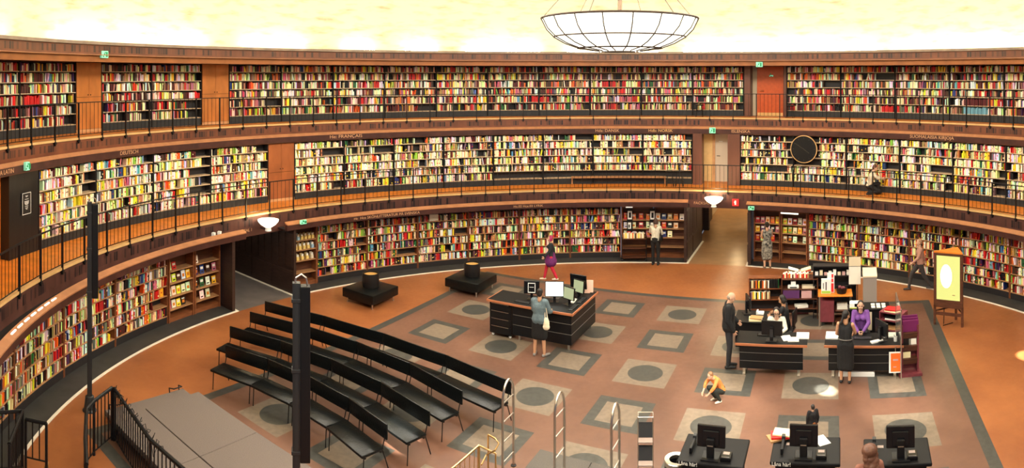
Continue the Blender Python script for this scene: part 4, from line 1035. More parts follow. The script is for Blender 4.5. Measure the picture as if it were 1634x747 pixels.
one('document_box', MB().rbox(-.42,.42,-.13,.13,0,.10,r=.01).box(-.40,.40,-.12,.12,.10,.12), 'white', 'white open box of papers on the floor under the right reference desk', 'box', loc=dr+Vector((-.05,.25,.0)), rz=rr)
# ---- back desk, shelves and cupboards of the service island
IS = lambda x, y, z=0: fl(x, y, z)
P = IS(1170, 513, .75); 
bk = P; f3 = lambda x, y, z=0: Vector((P.x, P.y, 0))+E1*x+E2*y+Vector((0,0,z))
T = thing('reference_desk', 'black side desk with papers behind the bald man', 'desk', f3(0,0), RZ)
part('worktop', MB().rbox(0,1.05,0,.85,.71,.745,r=.006), 'kiosk_top', T); part('side_panel', MB().box(.03,1.02,.03,.06,.1,.71).box(.03,.06,.03,.8,.1,.71), 'kiosk_black', T); part('leg', MB().box(.0,.05,.0,.05,0,.71), 'chrome', T)
desk_monitor(f3(.28,.62,.746), RZ-1.2, 'black monitor turned sideways on the side desk behind the bald man', .44)
loose_book(f3(.55,.18,.746), RZ+.1, .34, .24, .05, 'cream', 'cream bound volume lying on the side desk'); loose_book(f3(.57,.17,.797), RZ-.1, .32, .22, .03, 'tan', 'tan magazine on top of the cream volume on the side desk')
T = thing('desk_phone', 'white desk telephone on the side desk by the monitor', 'telephone', f3(.62,.62,.746), RZ); part('body', MB().rbox(-.10,.10,-.09,.09,0,.05,r=.01), 'white', T); part('handset', MB().rbox(-.10,-.05,-.10,.10,.05,.08,r=.01), 'white', T)
def shelf_unit(P, rz, W, H, D, shelves, label, m='wood_dark', cat='shelf unit', name='shelf_unit', back=True):
    T = thing(name, label, cat, P, rz); t = .025
    for s in (-1, 1): part('side_panel', MB().box(s*W/2-(t if s > 0 else 0), s*W/2+(0 if s > 0 else t), 0, D, 0, H), m, T)
    for z in shelves: part('shelf', MB().box(-W/2+t, W/2-t, .01, D-.01, z-t, z), m, T)
    if back: part('back_panel', MB().box(-W/2+t, W/2-t, D-.012, D, .05, H), 'black_case', T)
    return T
def row_of(P, rz, W, specs, label, group, y=.03):
    x = -W/2
    fx = Matrix.Translation(P)@Matrix.Rotation(rz, 4, 'Z')
    for i, (c, w, h) in enumerate(specs):
        b = bpy.data.objects.new('book', UBM); COL.objects.link(b); b.matrix_world = fx@Matrix.Translation((x+w/2, y, 0)); b.scale = (w, .17, h); b.color = (*lin(PAL[c]), 1)
        lc = specs[i-1][0]+' one' if i else 'end'; rc = specs[i+1][0]+' one' if i < len(specs)-1 else 'end'
        lab = ('%s book on the %s, between %s and %s' % (c, label, lc.replace(' one',''), rc.replace(' one','')))
        if lab in used: lab = lab.replace(', between', ', right half, between' if i > len(specs)/2 else ', left half, between')
        if lab in used: lab = lab.replace(' half, between', ' end, between')
        used[lab] = 1; tag(b, lab, 'book', group); x += w+.002
P1 = IS(1222, 474, .0); rz1 = RZ+.35
P1 = dz(1222, 19.0, 470); P1.z = 0; rz1 = -.35
shelf_unit(P1, rz1, 1.0, 1.05, .3, [.06,.42,.74,1.05], 'low brown shelf unit with two rows of upright books behind the side desk', 'wood_red')
cs = ['brown','cream','tan','black','orange','brown','yellow','black','brown','orange','white','tan','brown','white','black']
F1 = Matrix.Translation(P1)@Matrix.Rotation(rz1, 4, 'Z')
row_of(F1@Vector((0,0,.742)), rz1, .92, [(c, .038, .22+.03*((i*7) % 3)/3) for i, c in enumerate(cs)]+[('black', .07, .26), ('black', .071, .261), ('black', .072, .262), ('green', .03, .26)], 'upper shelf of the low unit', 'books on the low island unit')
row_of(F1@Vector((0,0,.422)), rz1, .92, [(c, .040, .2+.04*((i*5) % 4)/4) for i, c in enumerate(['purple','tan','yellow','cream','black','yellow','white','green','orange','cream','tan','brown','cream','tan'])], 'lower shelf of the low island unit', 'books on the low island unit')
P2 = dz(1276, 18.6, 497); P2.z = 0; rz2 = -.42
shelf_unit(P2, rz2, 1.05, 1.15, .4, [.30,.58,.86,1.14], 'dark open shelf unit with papers and a purple box behind the white cardigan', 'wood_dark')
F2 = Matrix.Translation(P2)@Matrix.Rotation(rz2, 4, 'Z')
row_of(F2@Vector((0,.08,1.141)), rz2, .96, [(c, .042, .11+.02*(i % 3)) for i, c in enumerate(['red','cream','red','tan','orange','white','dark red','cream','pink','red','tan','white','orange','red','cream','red','tan'])], 'top of the dark unit', 'small books on the dark open unit')
mat('purple_box', (.10,.03,.12), .5); mat('plum', (.20,.04,.05), .5, noise=.2); mat('pink_box', (.6,.35,.33), .6); mat('tan_grey', (.30,.25,.22), .6); mat('cream_box', (.72,.6,.42), .6); mat('yellow_green', (.6,.65,.12), .5); mat('lime', (.35,.6,.08), .5)
one('storage_box', MB().rbox(-.24,.24,-.14,.14,0,.24,r=.012).box(-.06,.06,-.146,-.14,.1,.16), 'purple_box', 'purple storage box on the dark open shelf unit', 'box', loc=F2@Vector((-.24,.17,.582)), rz=rz2)
one('storage_box', MB().rbox(-.15,.15,-.13,.13,0,.22,r=.01).box(-.04,.04,-.136,-.13,.1,.14), 'pink_box', 'pinkish storage box right of the purple one on the dark open unit', 'box', loc=F2@Vector((.2,.17,.582)), rz=rz2)
sheet(F2@Vector((.05,.15,.302)), rz2+.2, .36, .22, 'heap of pale papers on the low shelf of the dark open unit', 'paper', .07)
sheet(F2@Vector((.25,.15,.862)), rz2, .36, .22, 'pale folder stack on the upper shelf of the dark open unit', 'cream_box', .06)
T = thing('tape_dispenser', 'white tabletop device with a square front on the dark open unit', 'device', F2@Vector((-.18,.12,.862)), rz2); part('body', MB().rbox(-.16,.16,-.08,.08,0,.08,r=.015), 'white', T); part('head', MB().rbox(-.07,.07,-.04,.04,.08,.2,r=.01), 'white', T); part('slot', MB().box(-.1,.1,-.084,-.08,.02,.05), 'kiosk_black', T)
# wooden topped counter with plum cabinet
P3 = dz(1333, 18.0, 506); P3.z = 0; rz3 = -.47; F3_ = Matrix.Translation(P3)@Matrix.Rotation(rz3, 4, 'Z')
T = thing('counter', 'wood-topped counter holding the plum cabinet and the green-and-white leaflet stand', 'counter', P3, rz3)
part('worktop', MB().rbox(-.48,.48,0,.6,.84,.87,r=.006), 'wood_orange', T); part('leg', MB().box(-.46,-.42,.03,.07,0,.84), 'chrome', T); part('leg', MB().box(.42,.46,.03,.07,0,.84), 'chrome', T); part('leg', MB().box(-.46,-.42,.53,.57,0,.84), 'chrome', T); part('leg', MB().box(.42,.46,.53,.57,0,.84), 'chrome', T); part('shelf', MB().box(-.0,.42,.05,.55,.42,.44).box(-.0,.42,.05,.55,.12,.14), 'wood_dark', T)
T = thing('plum_cabinet', 'plum red cabinet with plain door under the wood-topped counter', 'cabinet', F3_@Vector((-.23,.05,0)), rz3)
part('body', MB().box(-.2,.2,.02,.5,.12,.70), 'plum', T); part('door', MB().rbox(-.19,.19,.0,.02,.13,.69,r=.005), 'plum', T)
for s in (-1, 1): part('leg', MB().tube([(s*.17,.05,0),(s*.17,.05,.12)], .012, 6).tube([(s*.17,.45,0),(s*.17,.45,.12)], .012, 6), 'chrome', T)
sheet(F3_@Vector((.2,.3,.442)), rz3, .3, .3, 'pale papers on the inner shelf right of the plum cabinet', 'paper', .10)
T = thing('leaflet_stand', 'white cardboard leaflet holder with a green foot and red squares on the counter', 'leaflet stand', F3_@Vector((-.22,.2,.872)), rz3)
part('holder', MB().box(-.17,.10,-.02,.08,0,.40), 'white', T); part('green_foot', MB().box(-.16,.09,-.026,-.02,.01,.08), 'lime', T); part('dark_text', MB().box(-.05,-.02,-.026,-.02,.10,.33).box(-.12,-.10,-.026,-.02,.14,.30), 'kiosk_black', T)
part('tall_card', MB().box(.0,.20,.08,.10,0,.56), 'white', T); part('red_squares', MB().box(.12,.17,.074,.08,.42,.52).box(.12,.17,.074,.08,.30,.39).box(.11,.18,.074,.08,.02,.26), 'sign_red', T)
T = thing('basket', 'dark basket of odds and ends on the counter behind the purple top', 'basket', F3_@Vector((.18,.25,.872)), rz3)
part('basket_shell', MB().lathe([(.001,0),(.13,0),(.17,.16),(.155,.16),(.12,.02)], 18), 'kiosk_black', T); part('contents', MB().ball((.04,0,.14), .07, .06, .05).ball((-.05,.03,.15), .05), 'plum', T)
T = thing('label_printer', 'white and yellow-green machine with a black display in front of the counter', 'device', dz(1366, 16.9, 478), rz3-.05); T.location.z = .95
part('body', MB().rbox(-.17,.17,-.10,.10,0,.15,r=.02), 'white', T); part('display', MB().box(-.04,.12,-.106,-.10,.05,.13), 'screen_black', T); part('yellow_stripe', MB().box(-.16,.16,-.106,-.10,.005,.03), 'yellow_green', T)
Pp = T.location; one('machine_stand', MB().box(-.2,.2,-.14,.14,0,.92).box(-.22,.22,-.16,.16,.92,.948), 'kiosk_black', 'black cabinet carrying the white and yellow-green machine', 'cabinet', loc=(Pp.x, Pp.y, 0), rz=rz3)
# high dark shelf behind the counter
P3b = F3_@Vector((.0,.66,0)); F3b = Matrix.Translation(P3b)@Matrix.Rotation(rz3, 4, 'Z')
shelf_unit(P3b, rz3, 1.25, 1.5, .3, [.5,.95,1.22,1.5], 'tall dark shelf unit of small white items behind the wood-topped counter', 'black_case')
for i in range(9):
    h = (.09,.13,.07,.11,.15,.08)[i % 6]; one('small_carton', MB().rbox(-.045,.045,-.05,.05,0,h,r=.006).box(-.03,.03,-.053,-.05,.02,h-.02), ('white','cream_box','pink_box','paper')[i % 4], '%s small carton on the tall dark shelf, %s from the left' % (('white','cream','pinkish','pale')[i % 4], ORD[i]), 'carton', 'cartons on the tall dark shelf', loc=F3b@Vector((-.52+.13*i,.10,1.222)), rz=rz3)
# tall pale panels and grey box
P4 = dz(1364, 18.6, 455); P4.z = 0
T = thing('notice_stand', 'tall pale two-part notice panel behind the woman in the purple top', 'display panel', P4, -.5)
part('upper_sheet', MB().box(-.17,.17,0,.02,1.52,1.78), 'cream_box', T); part('lower_sheet', MB().box(-.17,.17,0,.02,1.0,1.50), 'paper', T); part('pole', MB().tube([(.08,.04,0),(.08,.04,1.85)], .012, 6).tube([(-.1,.04,0),(-.1,.04,1.7)], .012, 6), 'metal_black', T); part('foot', MB().box(-.2,.2,-.15,.2,0,.02), 'metal_black', T)
P5 = dz(1388, 18.4, 462); P5.z = 0
T = thing('lectern_box', 'tall grey box column with a pale slanted top on the service island', 'cabinet', P5, -.5)
part('column', MB().box(-.19,.19,-.12,.2,0,1.30), 'tan_grey', T); part('slanted_top', MB().quadbox([Vector(q) for q in ((-.2,-.14,1.30),(.2,-.14,1.30),(.2,.22,1.30),(-.2,.22,1.30),(-.2,-.14,1.34),(.2,-.14,1.34),(.2,.22,1.48),(-.2,.22,1.48))]), 'cream_box', T)
# leaflet counter right of it
P6 = dz(1395, 16.9, 492); P6.z = 0; rz6 = -.5; F6 = Matrix.Translation(P6)@Matrix.Rotation(rz6, 4, 'Z')
T = thing('counter', 'black counter with rows of leaflets on top, right of the woman in purple', 'counter', P6, rz6)
part('worktop', MB().rbox(-.3,.42,0,.55,.86,.90,r=.006), 'kiosk_top', T); part('body', MB().box(-.28,.40,.03,.52,0,.86), 'kiosk_black', T); part('pale_door', MB().box(-.26,-.06,.015,.03,.35,.82), 'cream_box', T)
for r_ in range(2):
    for c_ in range(3): one('leaflet', MB().box(-.05,.05,-.06,.06,0,.02).box(-.04,.04,-.05,-.01,.02,.024), 'white' if (r_+c_) % 2 == 0 else 'paper', '%s leaflet in the %s row on the black counter' % (('left','middle','right')[c_], ('front','back')[r_]), 'leaflet', 'leaflets on the black counter', loc=F6@Vector((-.02+.14*c_,.14+.18*r_,.902)), rz=rz6)
# sloping book rack
P7 = dz(1421, 16.2, 512); P7.z = 0; rz7 = -1.0; F7 = Matrix.Translation(P7)@Matrix.Rotation(rz7, 4, 'Z')
shelf_unit(P7, rz7, .62, 1.05, .38, [.35,.62,.86,1.05], 'plum shelf trolley with lying books between the sideways monitor and the glass screen', 'plum', name='book_trolley', cat='trolley')
for i, (z, c) in enumerate(((1.052,'cream'),(1.09,'red'),(.862,'white'),(.895,'black'),(.622,'tan'),(.352,'cream'))):
    loose_book(F7@Vector((-.02,.17,z)), rz7+.1*(i % 3), .34, .26, .03, c, '%s book lying on the %s of the plum trolley' % (c, {1.052:'top', 1.09:'top, uppermost', .862:'second shelf', .895:'second shelf, upper one', .622:'third shelf', .352:'lowest shelf'}[z]), grp='books on the plum trolley')
# glass screen and leaflet rack
P8 = fl(1438, 606, 0); T = thing('glass_screen', 'narrow clear glass screen standing at the right end of the right desk', 'screen', P8, RZ+PI/2)
gm = mat('clear_glass', (.75,.78,.72), .08, trans=.9); part('pane', MB().box(0,1.15,-.006,.006,.12,1.62), 'clear_glass', T); part('frame_post', MB().tube([(0,0,0),(0,0,1.62)], .014, 6).tube([(1.15,0,0),(1.15,0,1.62)], .014, 6), 'chrome', T)
P9 = fl(1452, 598, 0); rz9 = RZ+.1
T = thing('leaflet_rack', 'plum wooden magazine rack with purple folders on top, at the end of the desks', 'leaflet stand', P9, rz9)
for s in (-1, 1): part('side_panel', MB().box(s*.19-.02,s*.19+.02,-.02,.26,0,1.15), 'plum', T)
part('foot', MB().box(-.27,.27,-.12,.36,.0,.06), 'plum', T)
for i, z in enumerate((.25,.55,.85)): part('pocket', MB().quadbox([Vector(q) for q in ((-.17,.0,z),(.17,.0,z),(.17,.12,z),(-.17,.12,z),(-.17,-.05,z+.14),(.17,-.05,z+.14),(.17,.12,z+.14),(-.17,.12,z+.14))]), 'wood_dark', T)
part('back_panel', MB().box(-.17,.17,.12,.14,.1,1.15), 'plum', T)
F9 = Matrix.Translation(P9)@Matrix.Rotation(rz9, 4, 'Z')
for i, (x, z, c) in enumerate(((-.07,.26,'cream'),(.07,.56,'white'),(-.06,.57,'black'),(.02,.87,'tan'))):
    o = one('magazine', MB().box(-.09,.09,-.01,.01,0,.26), 'book_cover', '%s magazine in the %s pocket of the plum rack' % (c, ('lowest','middle','middle','top')[i]), 'magazine', 'magazines in the plum rack', loc=F9@Vector((x,.03,z+.01)), rz=rz9); o.color = (*lin(PAL[c]), 1)
for i in range(3):
    o = one('folder', MB().box(-.19,.19,-.012,.012,0,.26), 'book_cover', 'purple folder at the top of the plum rack, %s one' % ('front','middle','back')[i], 'folder', 'purple folders', loc=F9@Vector((.02,.02+.06*i,1.0+.04*i)), rz=rz9); o.color = (*lin((.45,.12,.35)), 1)
P10 = fl(1432, 600, 0)+Vector((-.12,-.1,0))
T = thing('poster_holder', 'white framed orange poster hanging at the end of the right desk', 'poster', (P10.x, P10.y, .12), RZ); part('frame', MB().box(-.15,.13,0,.015,.02,.50), 'white', T)
mat('orange_poster', (.9,.16,.02), .5); part('orange_sheet', MB().box(-.11,.11,-.005,0,.05,.47), 'orange_poster', T); part('pale_print', MB().box(-.06,.06,-.008,-.005,.30,.34).box(-.05,.02,-.008,-.005,.15,.17), 'pink_box', T); part('stand_rod', MB().tube([(0,.01,-.12),(0,.01,.62)], .008, 6), 'chrome', T)
# open book rack on the shelf front
P11 = dz(1276, 19.2, 442); P11.z = 0; rz11 = -.4
T = thing('book_rack', 'dark V-shaped rack of lying books in front of the right display bays', 'book rack', P11, rz11)
part('post', MB().box(-.05,.05,-.05,.05,0,1.1).box(-.25,.25,-.2,.2,0,.04), 'plum', T)
for s in (-1, 1): part('tray', MB().box(0,.34,-.13,.13,0,.025,M=Matrix.Translation((0,0,1.1))@Matrix.Rotation(-.28 if s > 0 else PI+.28, 4, 'Y')), 'kiosk_black', T)
F11 = Matrix.Translation(P11)@Matrix.Rotation(rz11, 4, 'Z')
for i, (s, k_, c) in enumerate(((1,0,'tan'),(1,1,'red'),(-1,0,'cream'),(-1,1,'brown'),(1,2,'cream'),(-1,2,'white'))):
    o = one('book', MB().rbox(-.15,.15,-.11,.11,0,.03,r=.003,mi=0).box(-.145,.151,-.106,.106,.004,.026,mi=1), ['book_cover','paper'], '%s book lying on the %s wing of the V-shaped rack' % (c, 'right' if s > 0 else 'left'), 'book', 'books on the V-shaped rack', loc=(0,0,0)); o.color = (*lin(PAL[c]), 1)
    o.matrix_world = F11@Matrix.Translation((s*.19, 0, 1.1+.075+.034*k_))@Matrix.Rotation(-.28*s, 4, 'Y')
# ---- lit sign stand on the right
PA_ = fl(1491, 518, 0); PB_ = fl(1535, 523, 0); d = PB_-PA_; W = d.length; rz = math.atan2(d.y, d.x)
T = thing('lit_sign', 'wooden floor stand with a glowing yellow-green poster panel and slatted feet', 'light sign', (PA_+PB_)/2, rz)
mat('sign_glow', (.3,.3,.12), .4, emit=(.80,.85,.25), es=.75); mat('sign_core', (.9,.9,.8), .4, emit=(.95,1,.78), es=1.5)
w2 = W/2
for s in (-1, 1): part('leg', MB().box(s*w2-.03,s*w2+.03,0,.06,0,.55), 'wood_dark', T); 
part('leg', MB().box(-.03+.08,.03+.08,.5,.56,0,.7), 'wood_dark', T)
part('stretcher', MB().box(-w2,w2,.01,.05,.28,.36), 'wood_dark', T); part('stretcher', MB().tube([(-w2,.03,.38),(.08,.52,.40),(w2,.03,.38)], .025, 6), 'wood_dark', T)
part('frame', MB().box(-w2-.02,w2+.02,0,.07,.5,.72).box(-w2-.02,-w2+.06,0,.07,.72,1.95).box(w2-.06,w2+.02,0,.07,.72,1.95).box(-w2-.02,w2+.02,0,.07,1.95,2.02), 'wood_dark', T)
part('poster_panel', MB().box(-w2+.06,w2-.06,.01,.05,.72,1.95), 'sign_glow', T); part('pale_patch', MB().ball((-.06,.008,1.38), .17, .006, .33, seg=20), 'sign_core', T)
part('small_print', MB().box(.12,.2,.004,.01,.86,.88).box(-.03,.02,.004,.01,1.35,1.37), 'nosing', T)
part('top_cap', MB().prism([(-w2-.02,0),(w2+.02,0),(.1,.62)], 2.02, 2.06), 'wood_orange', T); part('back_panel', MB().quadbox([Vector(q) for q in ((-w2,.07,.5),(w2,.07,.5),(.12,.58,.5),(.06,.58,.5),(-w2,.07,2.02),(w2,.07,2.02),(.12,.58,2.02),(.06,.58,2.02))]), 'wood_dark', T)
one('power_cable', MB().tube([(T.location.x+.1,T.location.y+.3,.5),(T.location.x+.0,T.location.y+.2,.02),(T.location.x-.1,T.location.y+.1,.01),(T.location.x+.25,T.location.y+.1,.01)], .012, 6), 'kiosk_black', 'black power cable on the floor under the lit sign', 'cable')
# ---- trolley, posters by the right passage
P12 = fl(1012, 418, 0); T = thing('book_trolley', 'dark steel book trolley with a row of pale books on its top shelf', 'trolley', P12, -.15)
F12 = Matrix.Translation(P12)@Matrix.Rotation(-.15, 4, 'Z')
for s in (-1, 1): part('end_frame', MB().tube([(s*.46,0,.1),(s*.46,0,.95),(s*.46,.32,.95),(s*.46,.32,.1)], .014, 6), 'metal_black', T)
for z in (.16,.5,.86): part('shelf', MB().box(-.45,.45,0,.32,z-.02,z), 'wood_dark', T)
for sx in (-1,1):
    for y in (.02,.30): part('castor', MB().ball((sx*.44,y,.05), .05, .025, .05, seg=10), 'metal_black', T)
row_of(F12@Vector((0,.03,.861)), -.15, .84, [(c, .042, .17+.02*(i % 3)) for i, c in enumerate(['tan','cream','yellow','cream','white','tan','cream','cream','orange','cream','black','tan','cream','yellow','cream','tan','white','cream','brown'])], 'top of the dark trolley', 'books on the dark trolley')
for x, nm in ((1005, 'left'), (1041, 'right')):
    p = psi(x, 11.84); T = thing('poster_strip', 'narrow black and white poster strip on the display bay at the %s of the trolley' % nm, 'poster', cp(p, 11.84, .86), -p)
    part('backing', MB().box(-.11,.11,0,.02,0,1.04), 'kiosk_black', T); part('white_prints', MB().box(-.08,.08,-.006,0,.62,.94).box(-.07,.05,-.006,0,.26,.50), 'white', T); part('print_mark', MB().box(-.04,.05,-.010,-.006,.68,.88).box(-.05,.0,-.010,-.006,.3,.42), 'kiosk_black', T); part('red_print', MB().box(-.09,.04,-.006,0,.06,.16), 'sign_red', T)
one('shelf_sign', MB().rbox(-.13,.13,-.01,.01,0,.10,r=.004), 'lamp_tube', 'small glowing shelf label over the left poster strip', 'sign', loc=cp(psi(1004, 11.8), 11.8, 1.93), rz=-.1)
q = psi(692, 11.87); one('shelf_sign', MB().rbox(-.17,.17,-.01,.01,0,.24,r=.004), 'paper', 'plain cream card on top of the full shelves left of centre', 'sign', loc=cp(q, 11.86, 1.69), rz=-q)
q = psi(1262, 11.2); t_ = one('shelf_sign', MB().arc(11.22, 11.25, psi(1246, 11.25), psi(1274, 11.25), 1.99, 2.04), 'lamp_tube', 'thin glowing white label strip under the ledge right of the right passage', 'sign')
# ---- stools on the galleries, reading counter
def stool(x, R, z, label, h=.62):
    p = psi(x, R); T = thing('stool', label, 'stool', cp(p, R, z), -p, 'black stools on the galleries')
    part('seat', MB().lathe([(.001,h-.04),(.17,h-.04),(.18,h-.01),(.15,h),(.001,h)], 18), 'metal_black', T)
    for i in range(4):
        t = PI/4+i*PI/2; part('leg', MB().tube([(.12*math.cos(t),.12*math.sin(t),h-.04),(.2*math.cos(t),.2*math.sin(t),0)], .012, 6), 'metal_black', T)
    part('foot_ring', MB().tube([(.16*math.cos(PI*i/8),.16*math.sin(PI*i/8),.25) for i in range(17)], .008, 5, caps=False), 'metal_black', T)
stool(1069, 12.5, Z2, 'left of two black stools by the pale doorway on the middle gallery'); stool(1084, 12.5, Z2, 'right of two black stools by the pale doorway on the middle gallery')
stool(1116, 13.9, Z3, 'small black stool on the top gallery left of the orange door', .5); stool(1261, 13.9, Z3, 'small black step stool on the top gallery right of the orange door', .5)
one('reading_counter', MB().arc(12.75, 13.09, psi(912, 13), psi(1062, 13), 2.92, 2.95).arc(13.0, 13.06, psi(912, 13), psi(914, 13), 2.64, 2.92).arc(13.0, 13.06, psi(1060, 13), psi(1062, 13), 2.64, 2.92), 'shelf_edge', 'low wooden reading counter along the middle gallery shelves left of the stools', 'counter')
SK = {'fair':(.62,.36,.24), 'tan':(.52,.27,.15), 'light':(.70,.45,.33)}
for k_, c in SK.items(): mat('skin_'+k_, c, .55)
def rc(mb, a, b, ra, rb, seg=10):
    a, b = Vector(a), Vector(b); mb.tube([a, b], [ra, rb], seg); mb.ball(a, ra, seg=seg); mb.ball(b, rb, seg=seg)
def remesh(name, mb, m, vox, parent, smooth=2):
    me = mesh('tmp', mb, m); o = bpy.data.objects.new('tmp', me); COL.objects.link(o)
    md = o.modifiers.new('r', 'REMESH'); md.mode = 'VOXEL'; md.voxel_size = vox
    if smooth: s_ = o.modifiers.new('s', 'SMOOTH'); s_.iterations = smooth; s_.factor = .5
    me2 = bpy.data.meshes.new_from_object(o.evaluated_get(bpy.context.evaluated_depsgraph_get()))
    bpy.data.objects.remove(o); bpy.data.meshes.remove(me)
    me2.name = name; me2.polygons.foreach_set('use_smooth', [True]*len(me2.polygons))
    q = bpy.data.objects.new(name, me2); COL.objects.link(q); q.parent = parent; return q
CM = {}
def cmat(c, rough=.75):
    k_ = tuple(round(x, 3) for x in c)
    if k_ not in CM: mat('cloth_%d' % len(CM), c, rough, noise=.25, scale=25, bump=.1); CM[k_] = 'cloth_%d' % (len(CM))
    return CM[k_]
def person(label, P, rz, H=1.68, pose={}, skin='fair', top=(.1,.1,.1), sleeve=1, bottom=('trousers', (.02,.02,.02), 1), hair=((.03,.02,.015), 'short'), shoe=(.02,.02,.02), female=True, name='person', extra=None, grip=.5, bulk=0):
    s = H/1.70
    J = dict(pelvis=(0,0,.94), waist=(0,0,1.08), chest=(0,0,1.27), neck=(0,.0,1.45), head=(0,.025,1.585), sl=(-.165,0,1.395), sr=(.165,0,1.395),
             el=(-.22,-.02,1.13), er=(.22,-.02,1.13), wl=(-.23,.05,.89), wr=(.23,.05,.89), hl=(-.09,0,.91), hr=(.09,0,.91), kl=(-.10,.02,.50), kr=(.10,.02,.50), al=(-.10,0,.08), ar=(.10,0,.08))
    J.update({a: b_ for a, b_ in pose.items() if a in J}); J = {k_: Vector(v)*s for k_, v in J.items()}
    T = thing(name, label, 'person', P, rz)
    wf = .92 if female else 1.0
    def torso(mb, e=0):
        pe, wa, ch, ne = J['pelvis'], J['waist'], J['chest'], J['neck']
        for c in (-1, 1):
            o = Vector((c*.065*s, 0, 0)); rc(mb, pe+o, wa+o*.75, .105*s+e, .09*s*wf+e); rc(mb, wa+o*.75, ch+o*1.1, .09*s*wf+e, .105*s*wf+e)
            rc(mb, ch+o*1.1, J['sl' if c < 0 else 'sr']*.75+ne*.25-Vector((0,0,.02)), .095*s*wf+e, .055*s+e)
        if female: 
            fwd = Vector((0, .06*s, .0))
            for c in (-1, 1): mb.ball(ch+Vector((c*.07*s,.075*s,.0)), .06*s+e)
    def arm(mb, c, f0=0., f1=2., e=0):
        S, E_, W_ = J['s'+c], J['e'+c], J['w'+c]
        if f0 < 1: rc(mb, S.lerp(E_, f0), S.lerp(E_, min(1, f1)), (.052-.012*f0)*s+e, (.052-.012*min(1, f1))*s+e)
        if f1 > 1: rc(mb, E_.lerp(W_, max(0, f0-1)), E_.lerp(W_, min(1, f1-1)), .040*s+e, (.040-.014*(min(1, f1-1)))*s+e)
    def leg(mb, c, f1=2., e=0):
        h, k2, a = J['h'+c], J['k'+c], J['a'+c]
        rc(mb, h, h.lerp(k2, min(1, f1)), .085*s+e, (.085-.030*min(1, f1))*s+e)
        if f1 > 1:
            m = k2.lerp(a, .3); rc(mb, k2, m, .052*s+e, .052*s+e)
            t = min(1, f1-1); 
            if t > .3: rc(mb, m, k2.lerp(a, t), .052*s+e, (.052-.018*(t-.3)/.7)*s+e)
    b = MB(); torso(b); rc(b, J['neck']-Vector((0,0,.03*s)), J['head'].lerp(J['neck'], .45), .056*s, .050*s)
    hd = J['head']; ax = (hd-J['neck']).normalized(); HR = pose.get('hrot', Matrix())
    if 'hyaw' in pose: HR = Matrix.Rotation(pose['hyaw'], 4, 'Z')@Matrix.Rotation(pose.get('hpitch', 0), 4, 'X')
    elif 'hpitch' in pose: HR = Matrix.Rotation(pose['hpitch'], 4, 'X')
    hp = lambda x, y, z: hd+(HR@Vector((x*s, y*s, z*s)))
    b.ball(hp(0,0,.02), .075*s, .092*s, .098*s, M=HR); b.ball(hp(0,.025,-.045), .056*s, .062*s, .066*s, M=HR); b.ball(hp(0,.06,-.085), .028*s)
    rc(b, hp(0,.088,.012), hp(0,.108,-.022), .010*s, .014*s, 6)
    for c in (-1, 1): b.ball(hp(c*.077,-.005,-.01), .012*s, .02*s, .032*s); b.ball(hp(c*.035,.072,-.03), .024*s)
    for c in 'lr': arm(b, c); leg(b, c)
    for c, sx in (('l', -1), ('r', 1)):
        E_, W_ = J['e'+c], J['w'+c]; d = (W_-E_).normalized(); dn = Vector(pose.get('palm'+c, (-sx, 0, 0))).normalized()
        sd = d.cross(dn)
        if sd.length < .1: sd = Vector((0, 1, 0))
        sd.normalize(); dn = sd.cross(d).normalized()
        if dn.dot(Vector(pose.get('palm'+c, (-sx, 0, 0)))) < 0: dn = -dn
        if sd.dot(Vector((0,1,0))) < 0: sd = -sd
        pc = W_+d*.05*s
        Mh = Matrix(((sd.x, d.x, dn.x, 0), (sd.y, d.y, dn.y, 0), (sd.z, d.z, dn.z, 0), (0,0,0,1)))
        b.ball(pc, .040*s, .052*s, .017*s, M=Mh)
        for i, (L_, o) in enumerate(((.068, .030), (.078, .010), (.072, -.010), (.056, -.029))):
            q0 = W_+d*.088*s+sd*o*s; q1 = q0+(d*math.cos(grip)+dn*math.sin(grip))*L_*.5*s; q2 = q1+(d*math.cos(grip*2.2)+dn*math.sin(grip*2.2))*L_*.5*s
            b.tube([q0-d*.02*s, q0, q1, q2], [.0105*s, .0105*s, .0095*s, .008*s], 6); b.ball(q2, .008*s, seg=6)
        t0 = W_+d*.03*s+sd*.030*s; t1 = t0+(d*.6+sd*.7+dn*.3).normalized()*.045*s; t2 = t1+(d*.9+sd*.1+dn*.4).normalized()*.032*s
        b.tube([t0, t1, t2], [.014*s, .012*s, .009*s], 6); b.ball(t2, .009*s, seg=6)
    for c in 'lr':
        a = J['a'+c]; fd = Vector(pose.get('foot'+c, (0,1,0))).normalized(); ft = a+Vector((0,0,-.045*s)); rc(b, a, ft-fd*.02*s, .034*s, .032*s); rc(b, ft-fd*.02*s, ft+fd*.15*s, .034*s, .026*s)
    body = remesh('body', b, 'skin_'+skin, .0085, T, 2)
    # garments
    g = MB(); torso(g, .012+bulk)
    if bulk: rc(g, J['pelvis']+Vector((-.06,0,0)), J['waist'], .125*s+bulk, .11*s+bulk); rc(g, J['pelvis']+Vector((.06,0,0)), J['waist'], .125*s+bulk, .11*s+bulk)
    for c in 'lr':
        if sleeve > 0: arm(g, c, 0, sleeve, .012+bulk*.6)
    if sleeve == 0: pass
    remesh('shirt', g, cmat(top), .011, T, 3)
    kind, bc, ln = bottom
    g = MB()
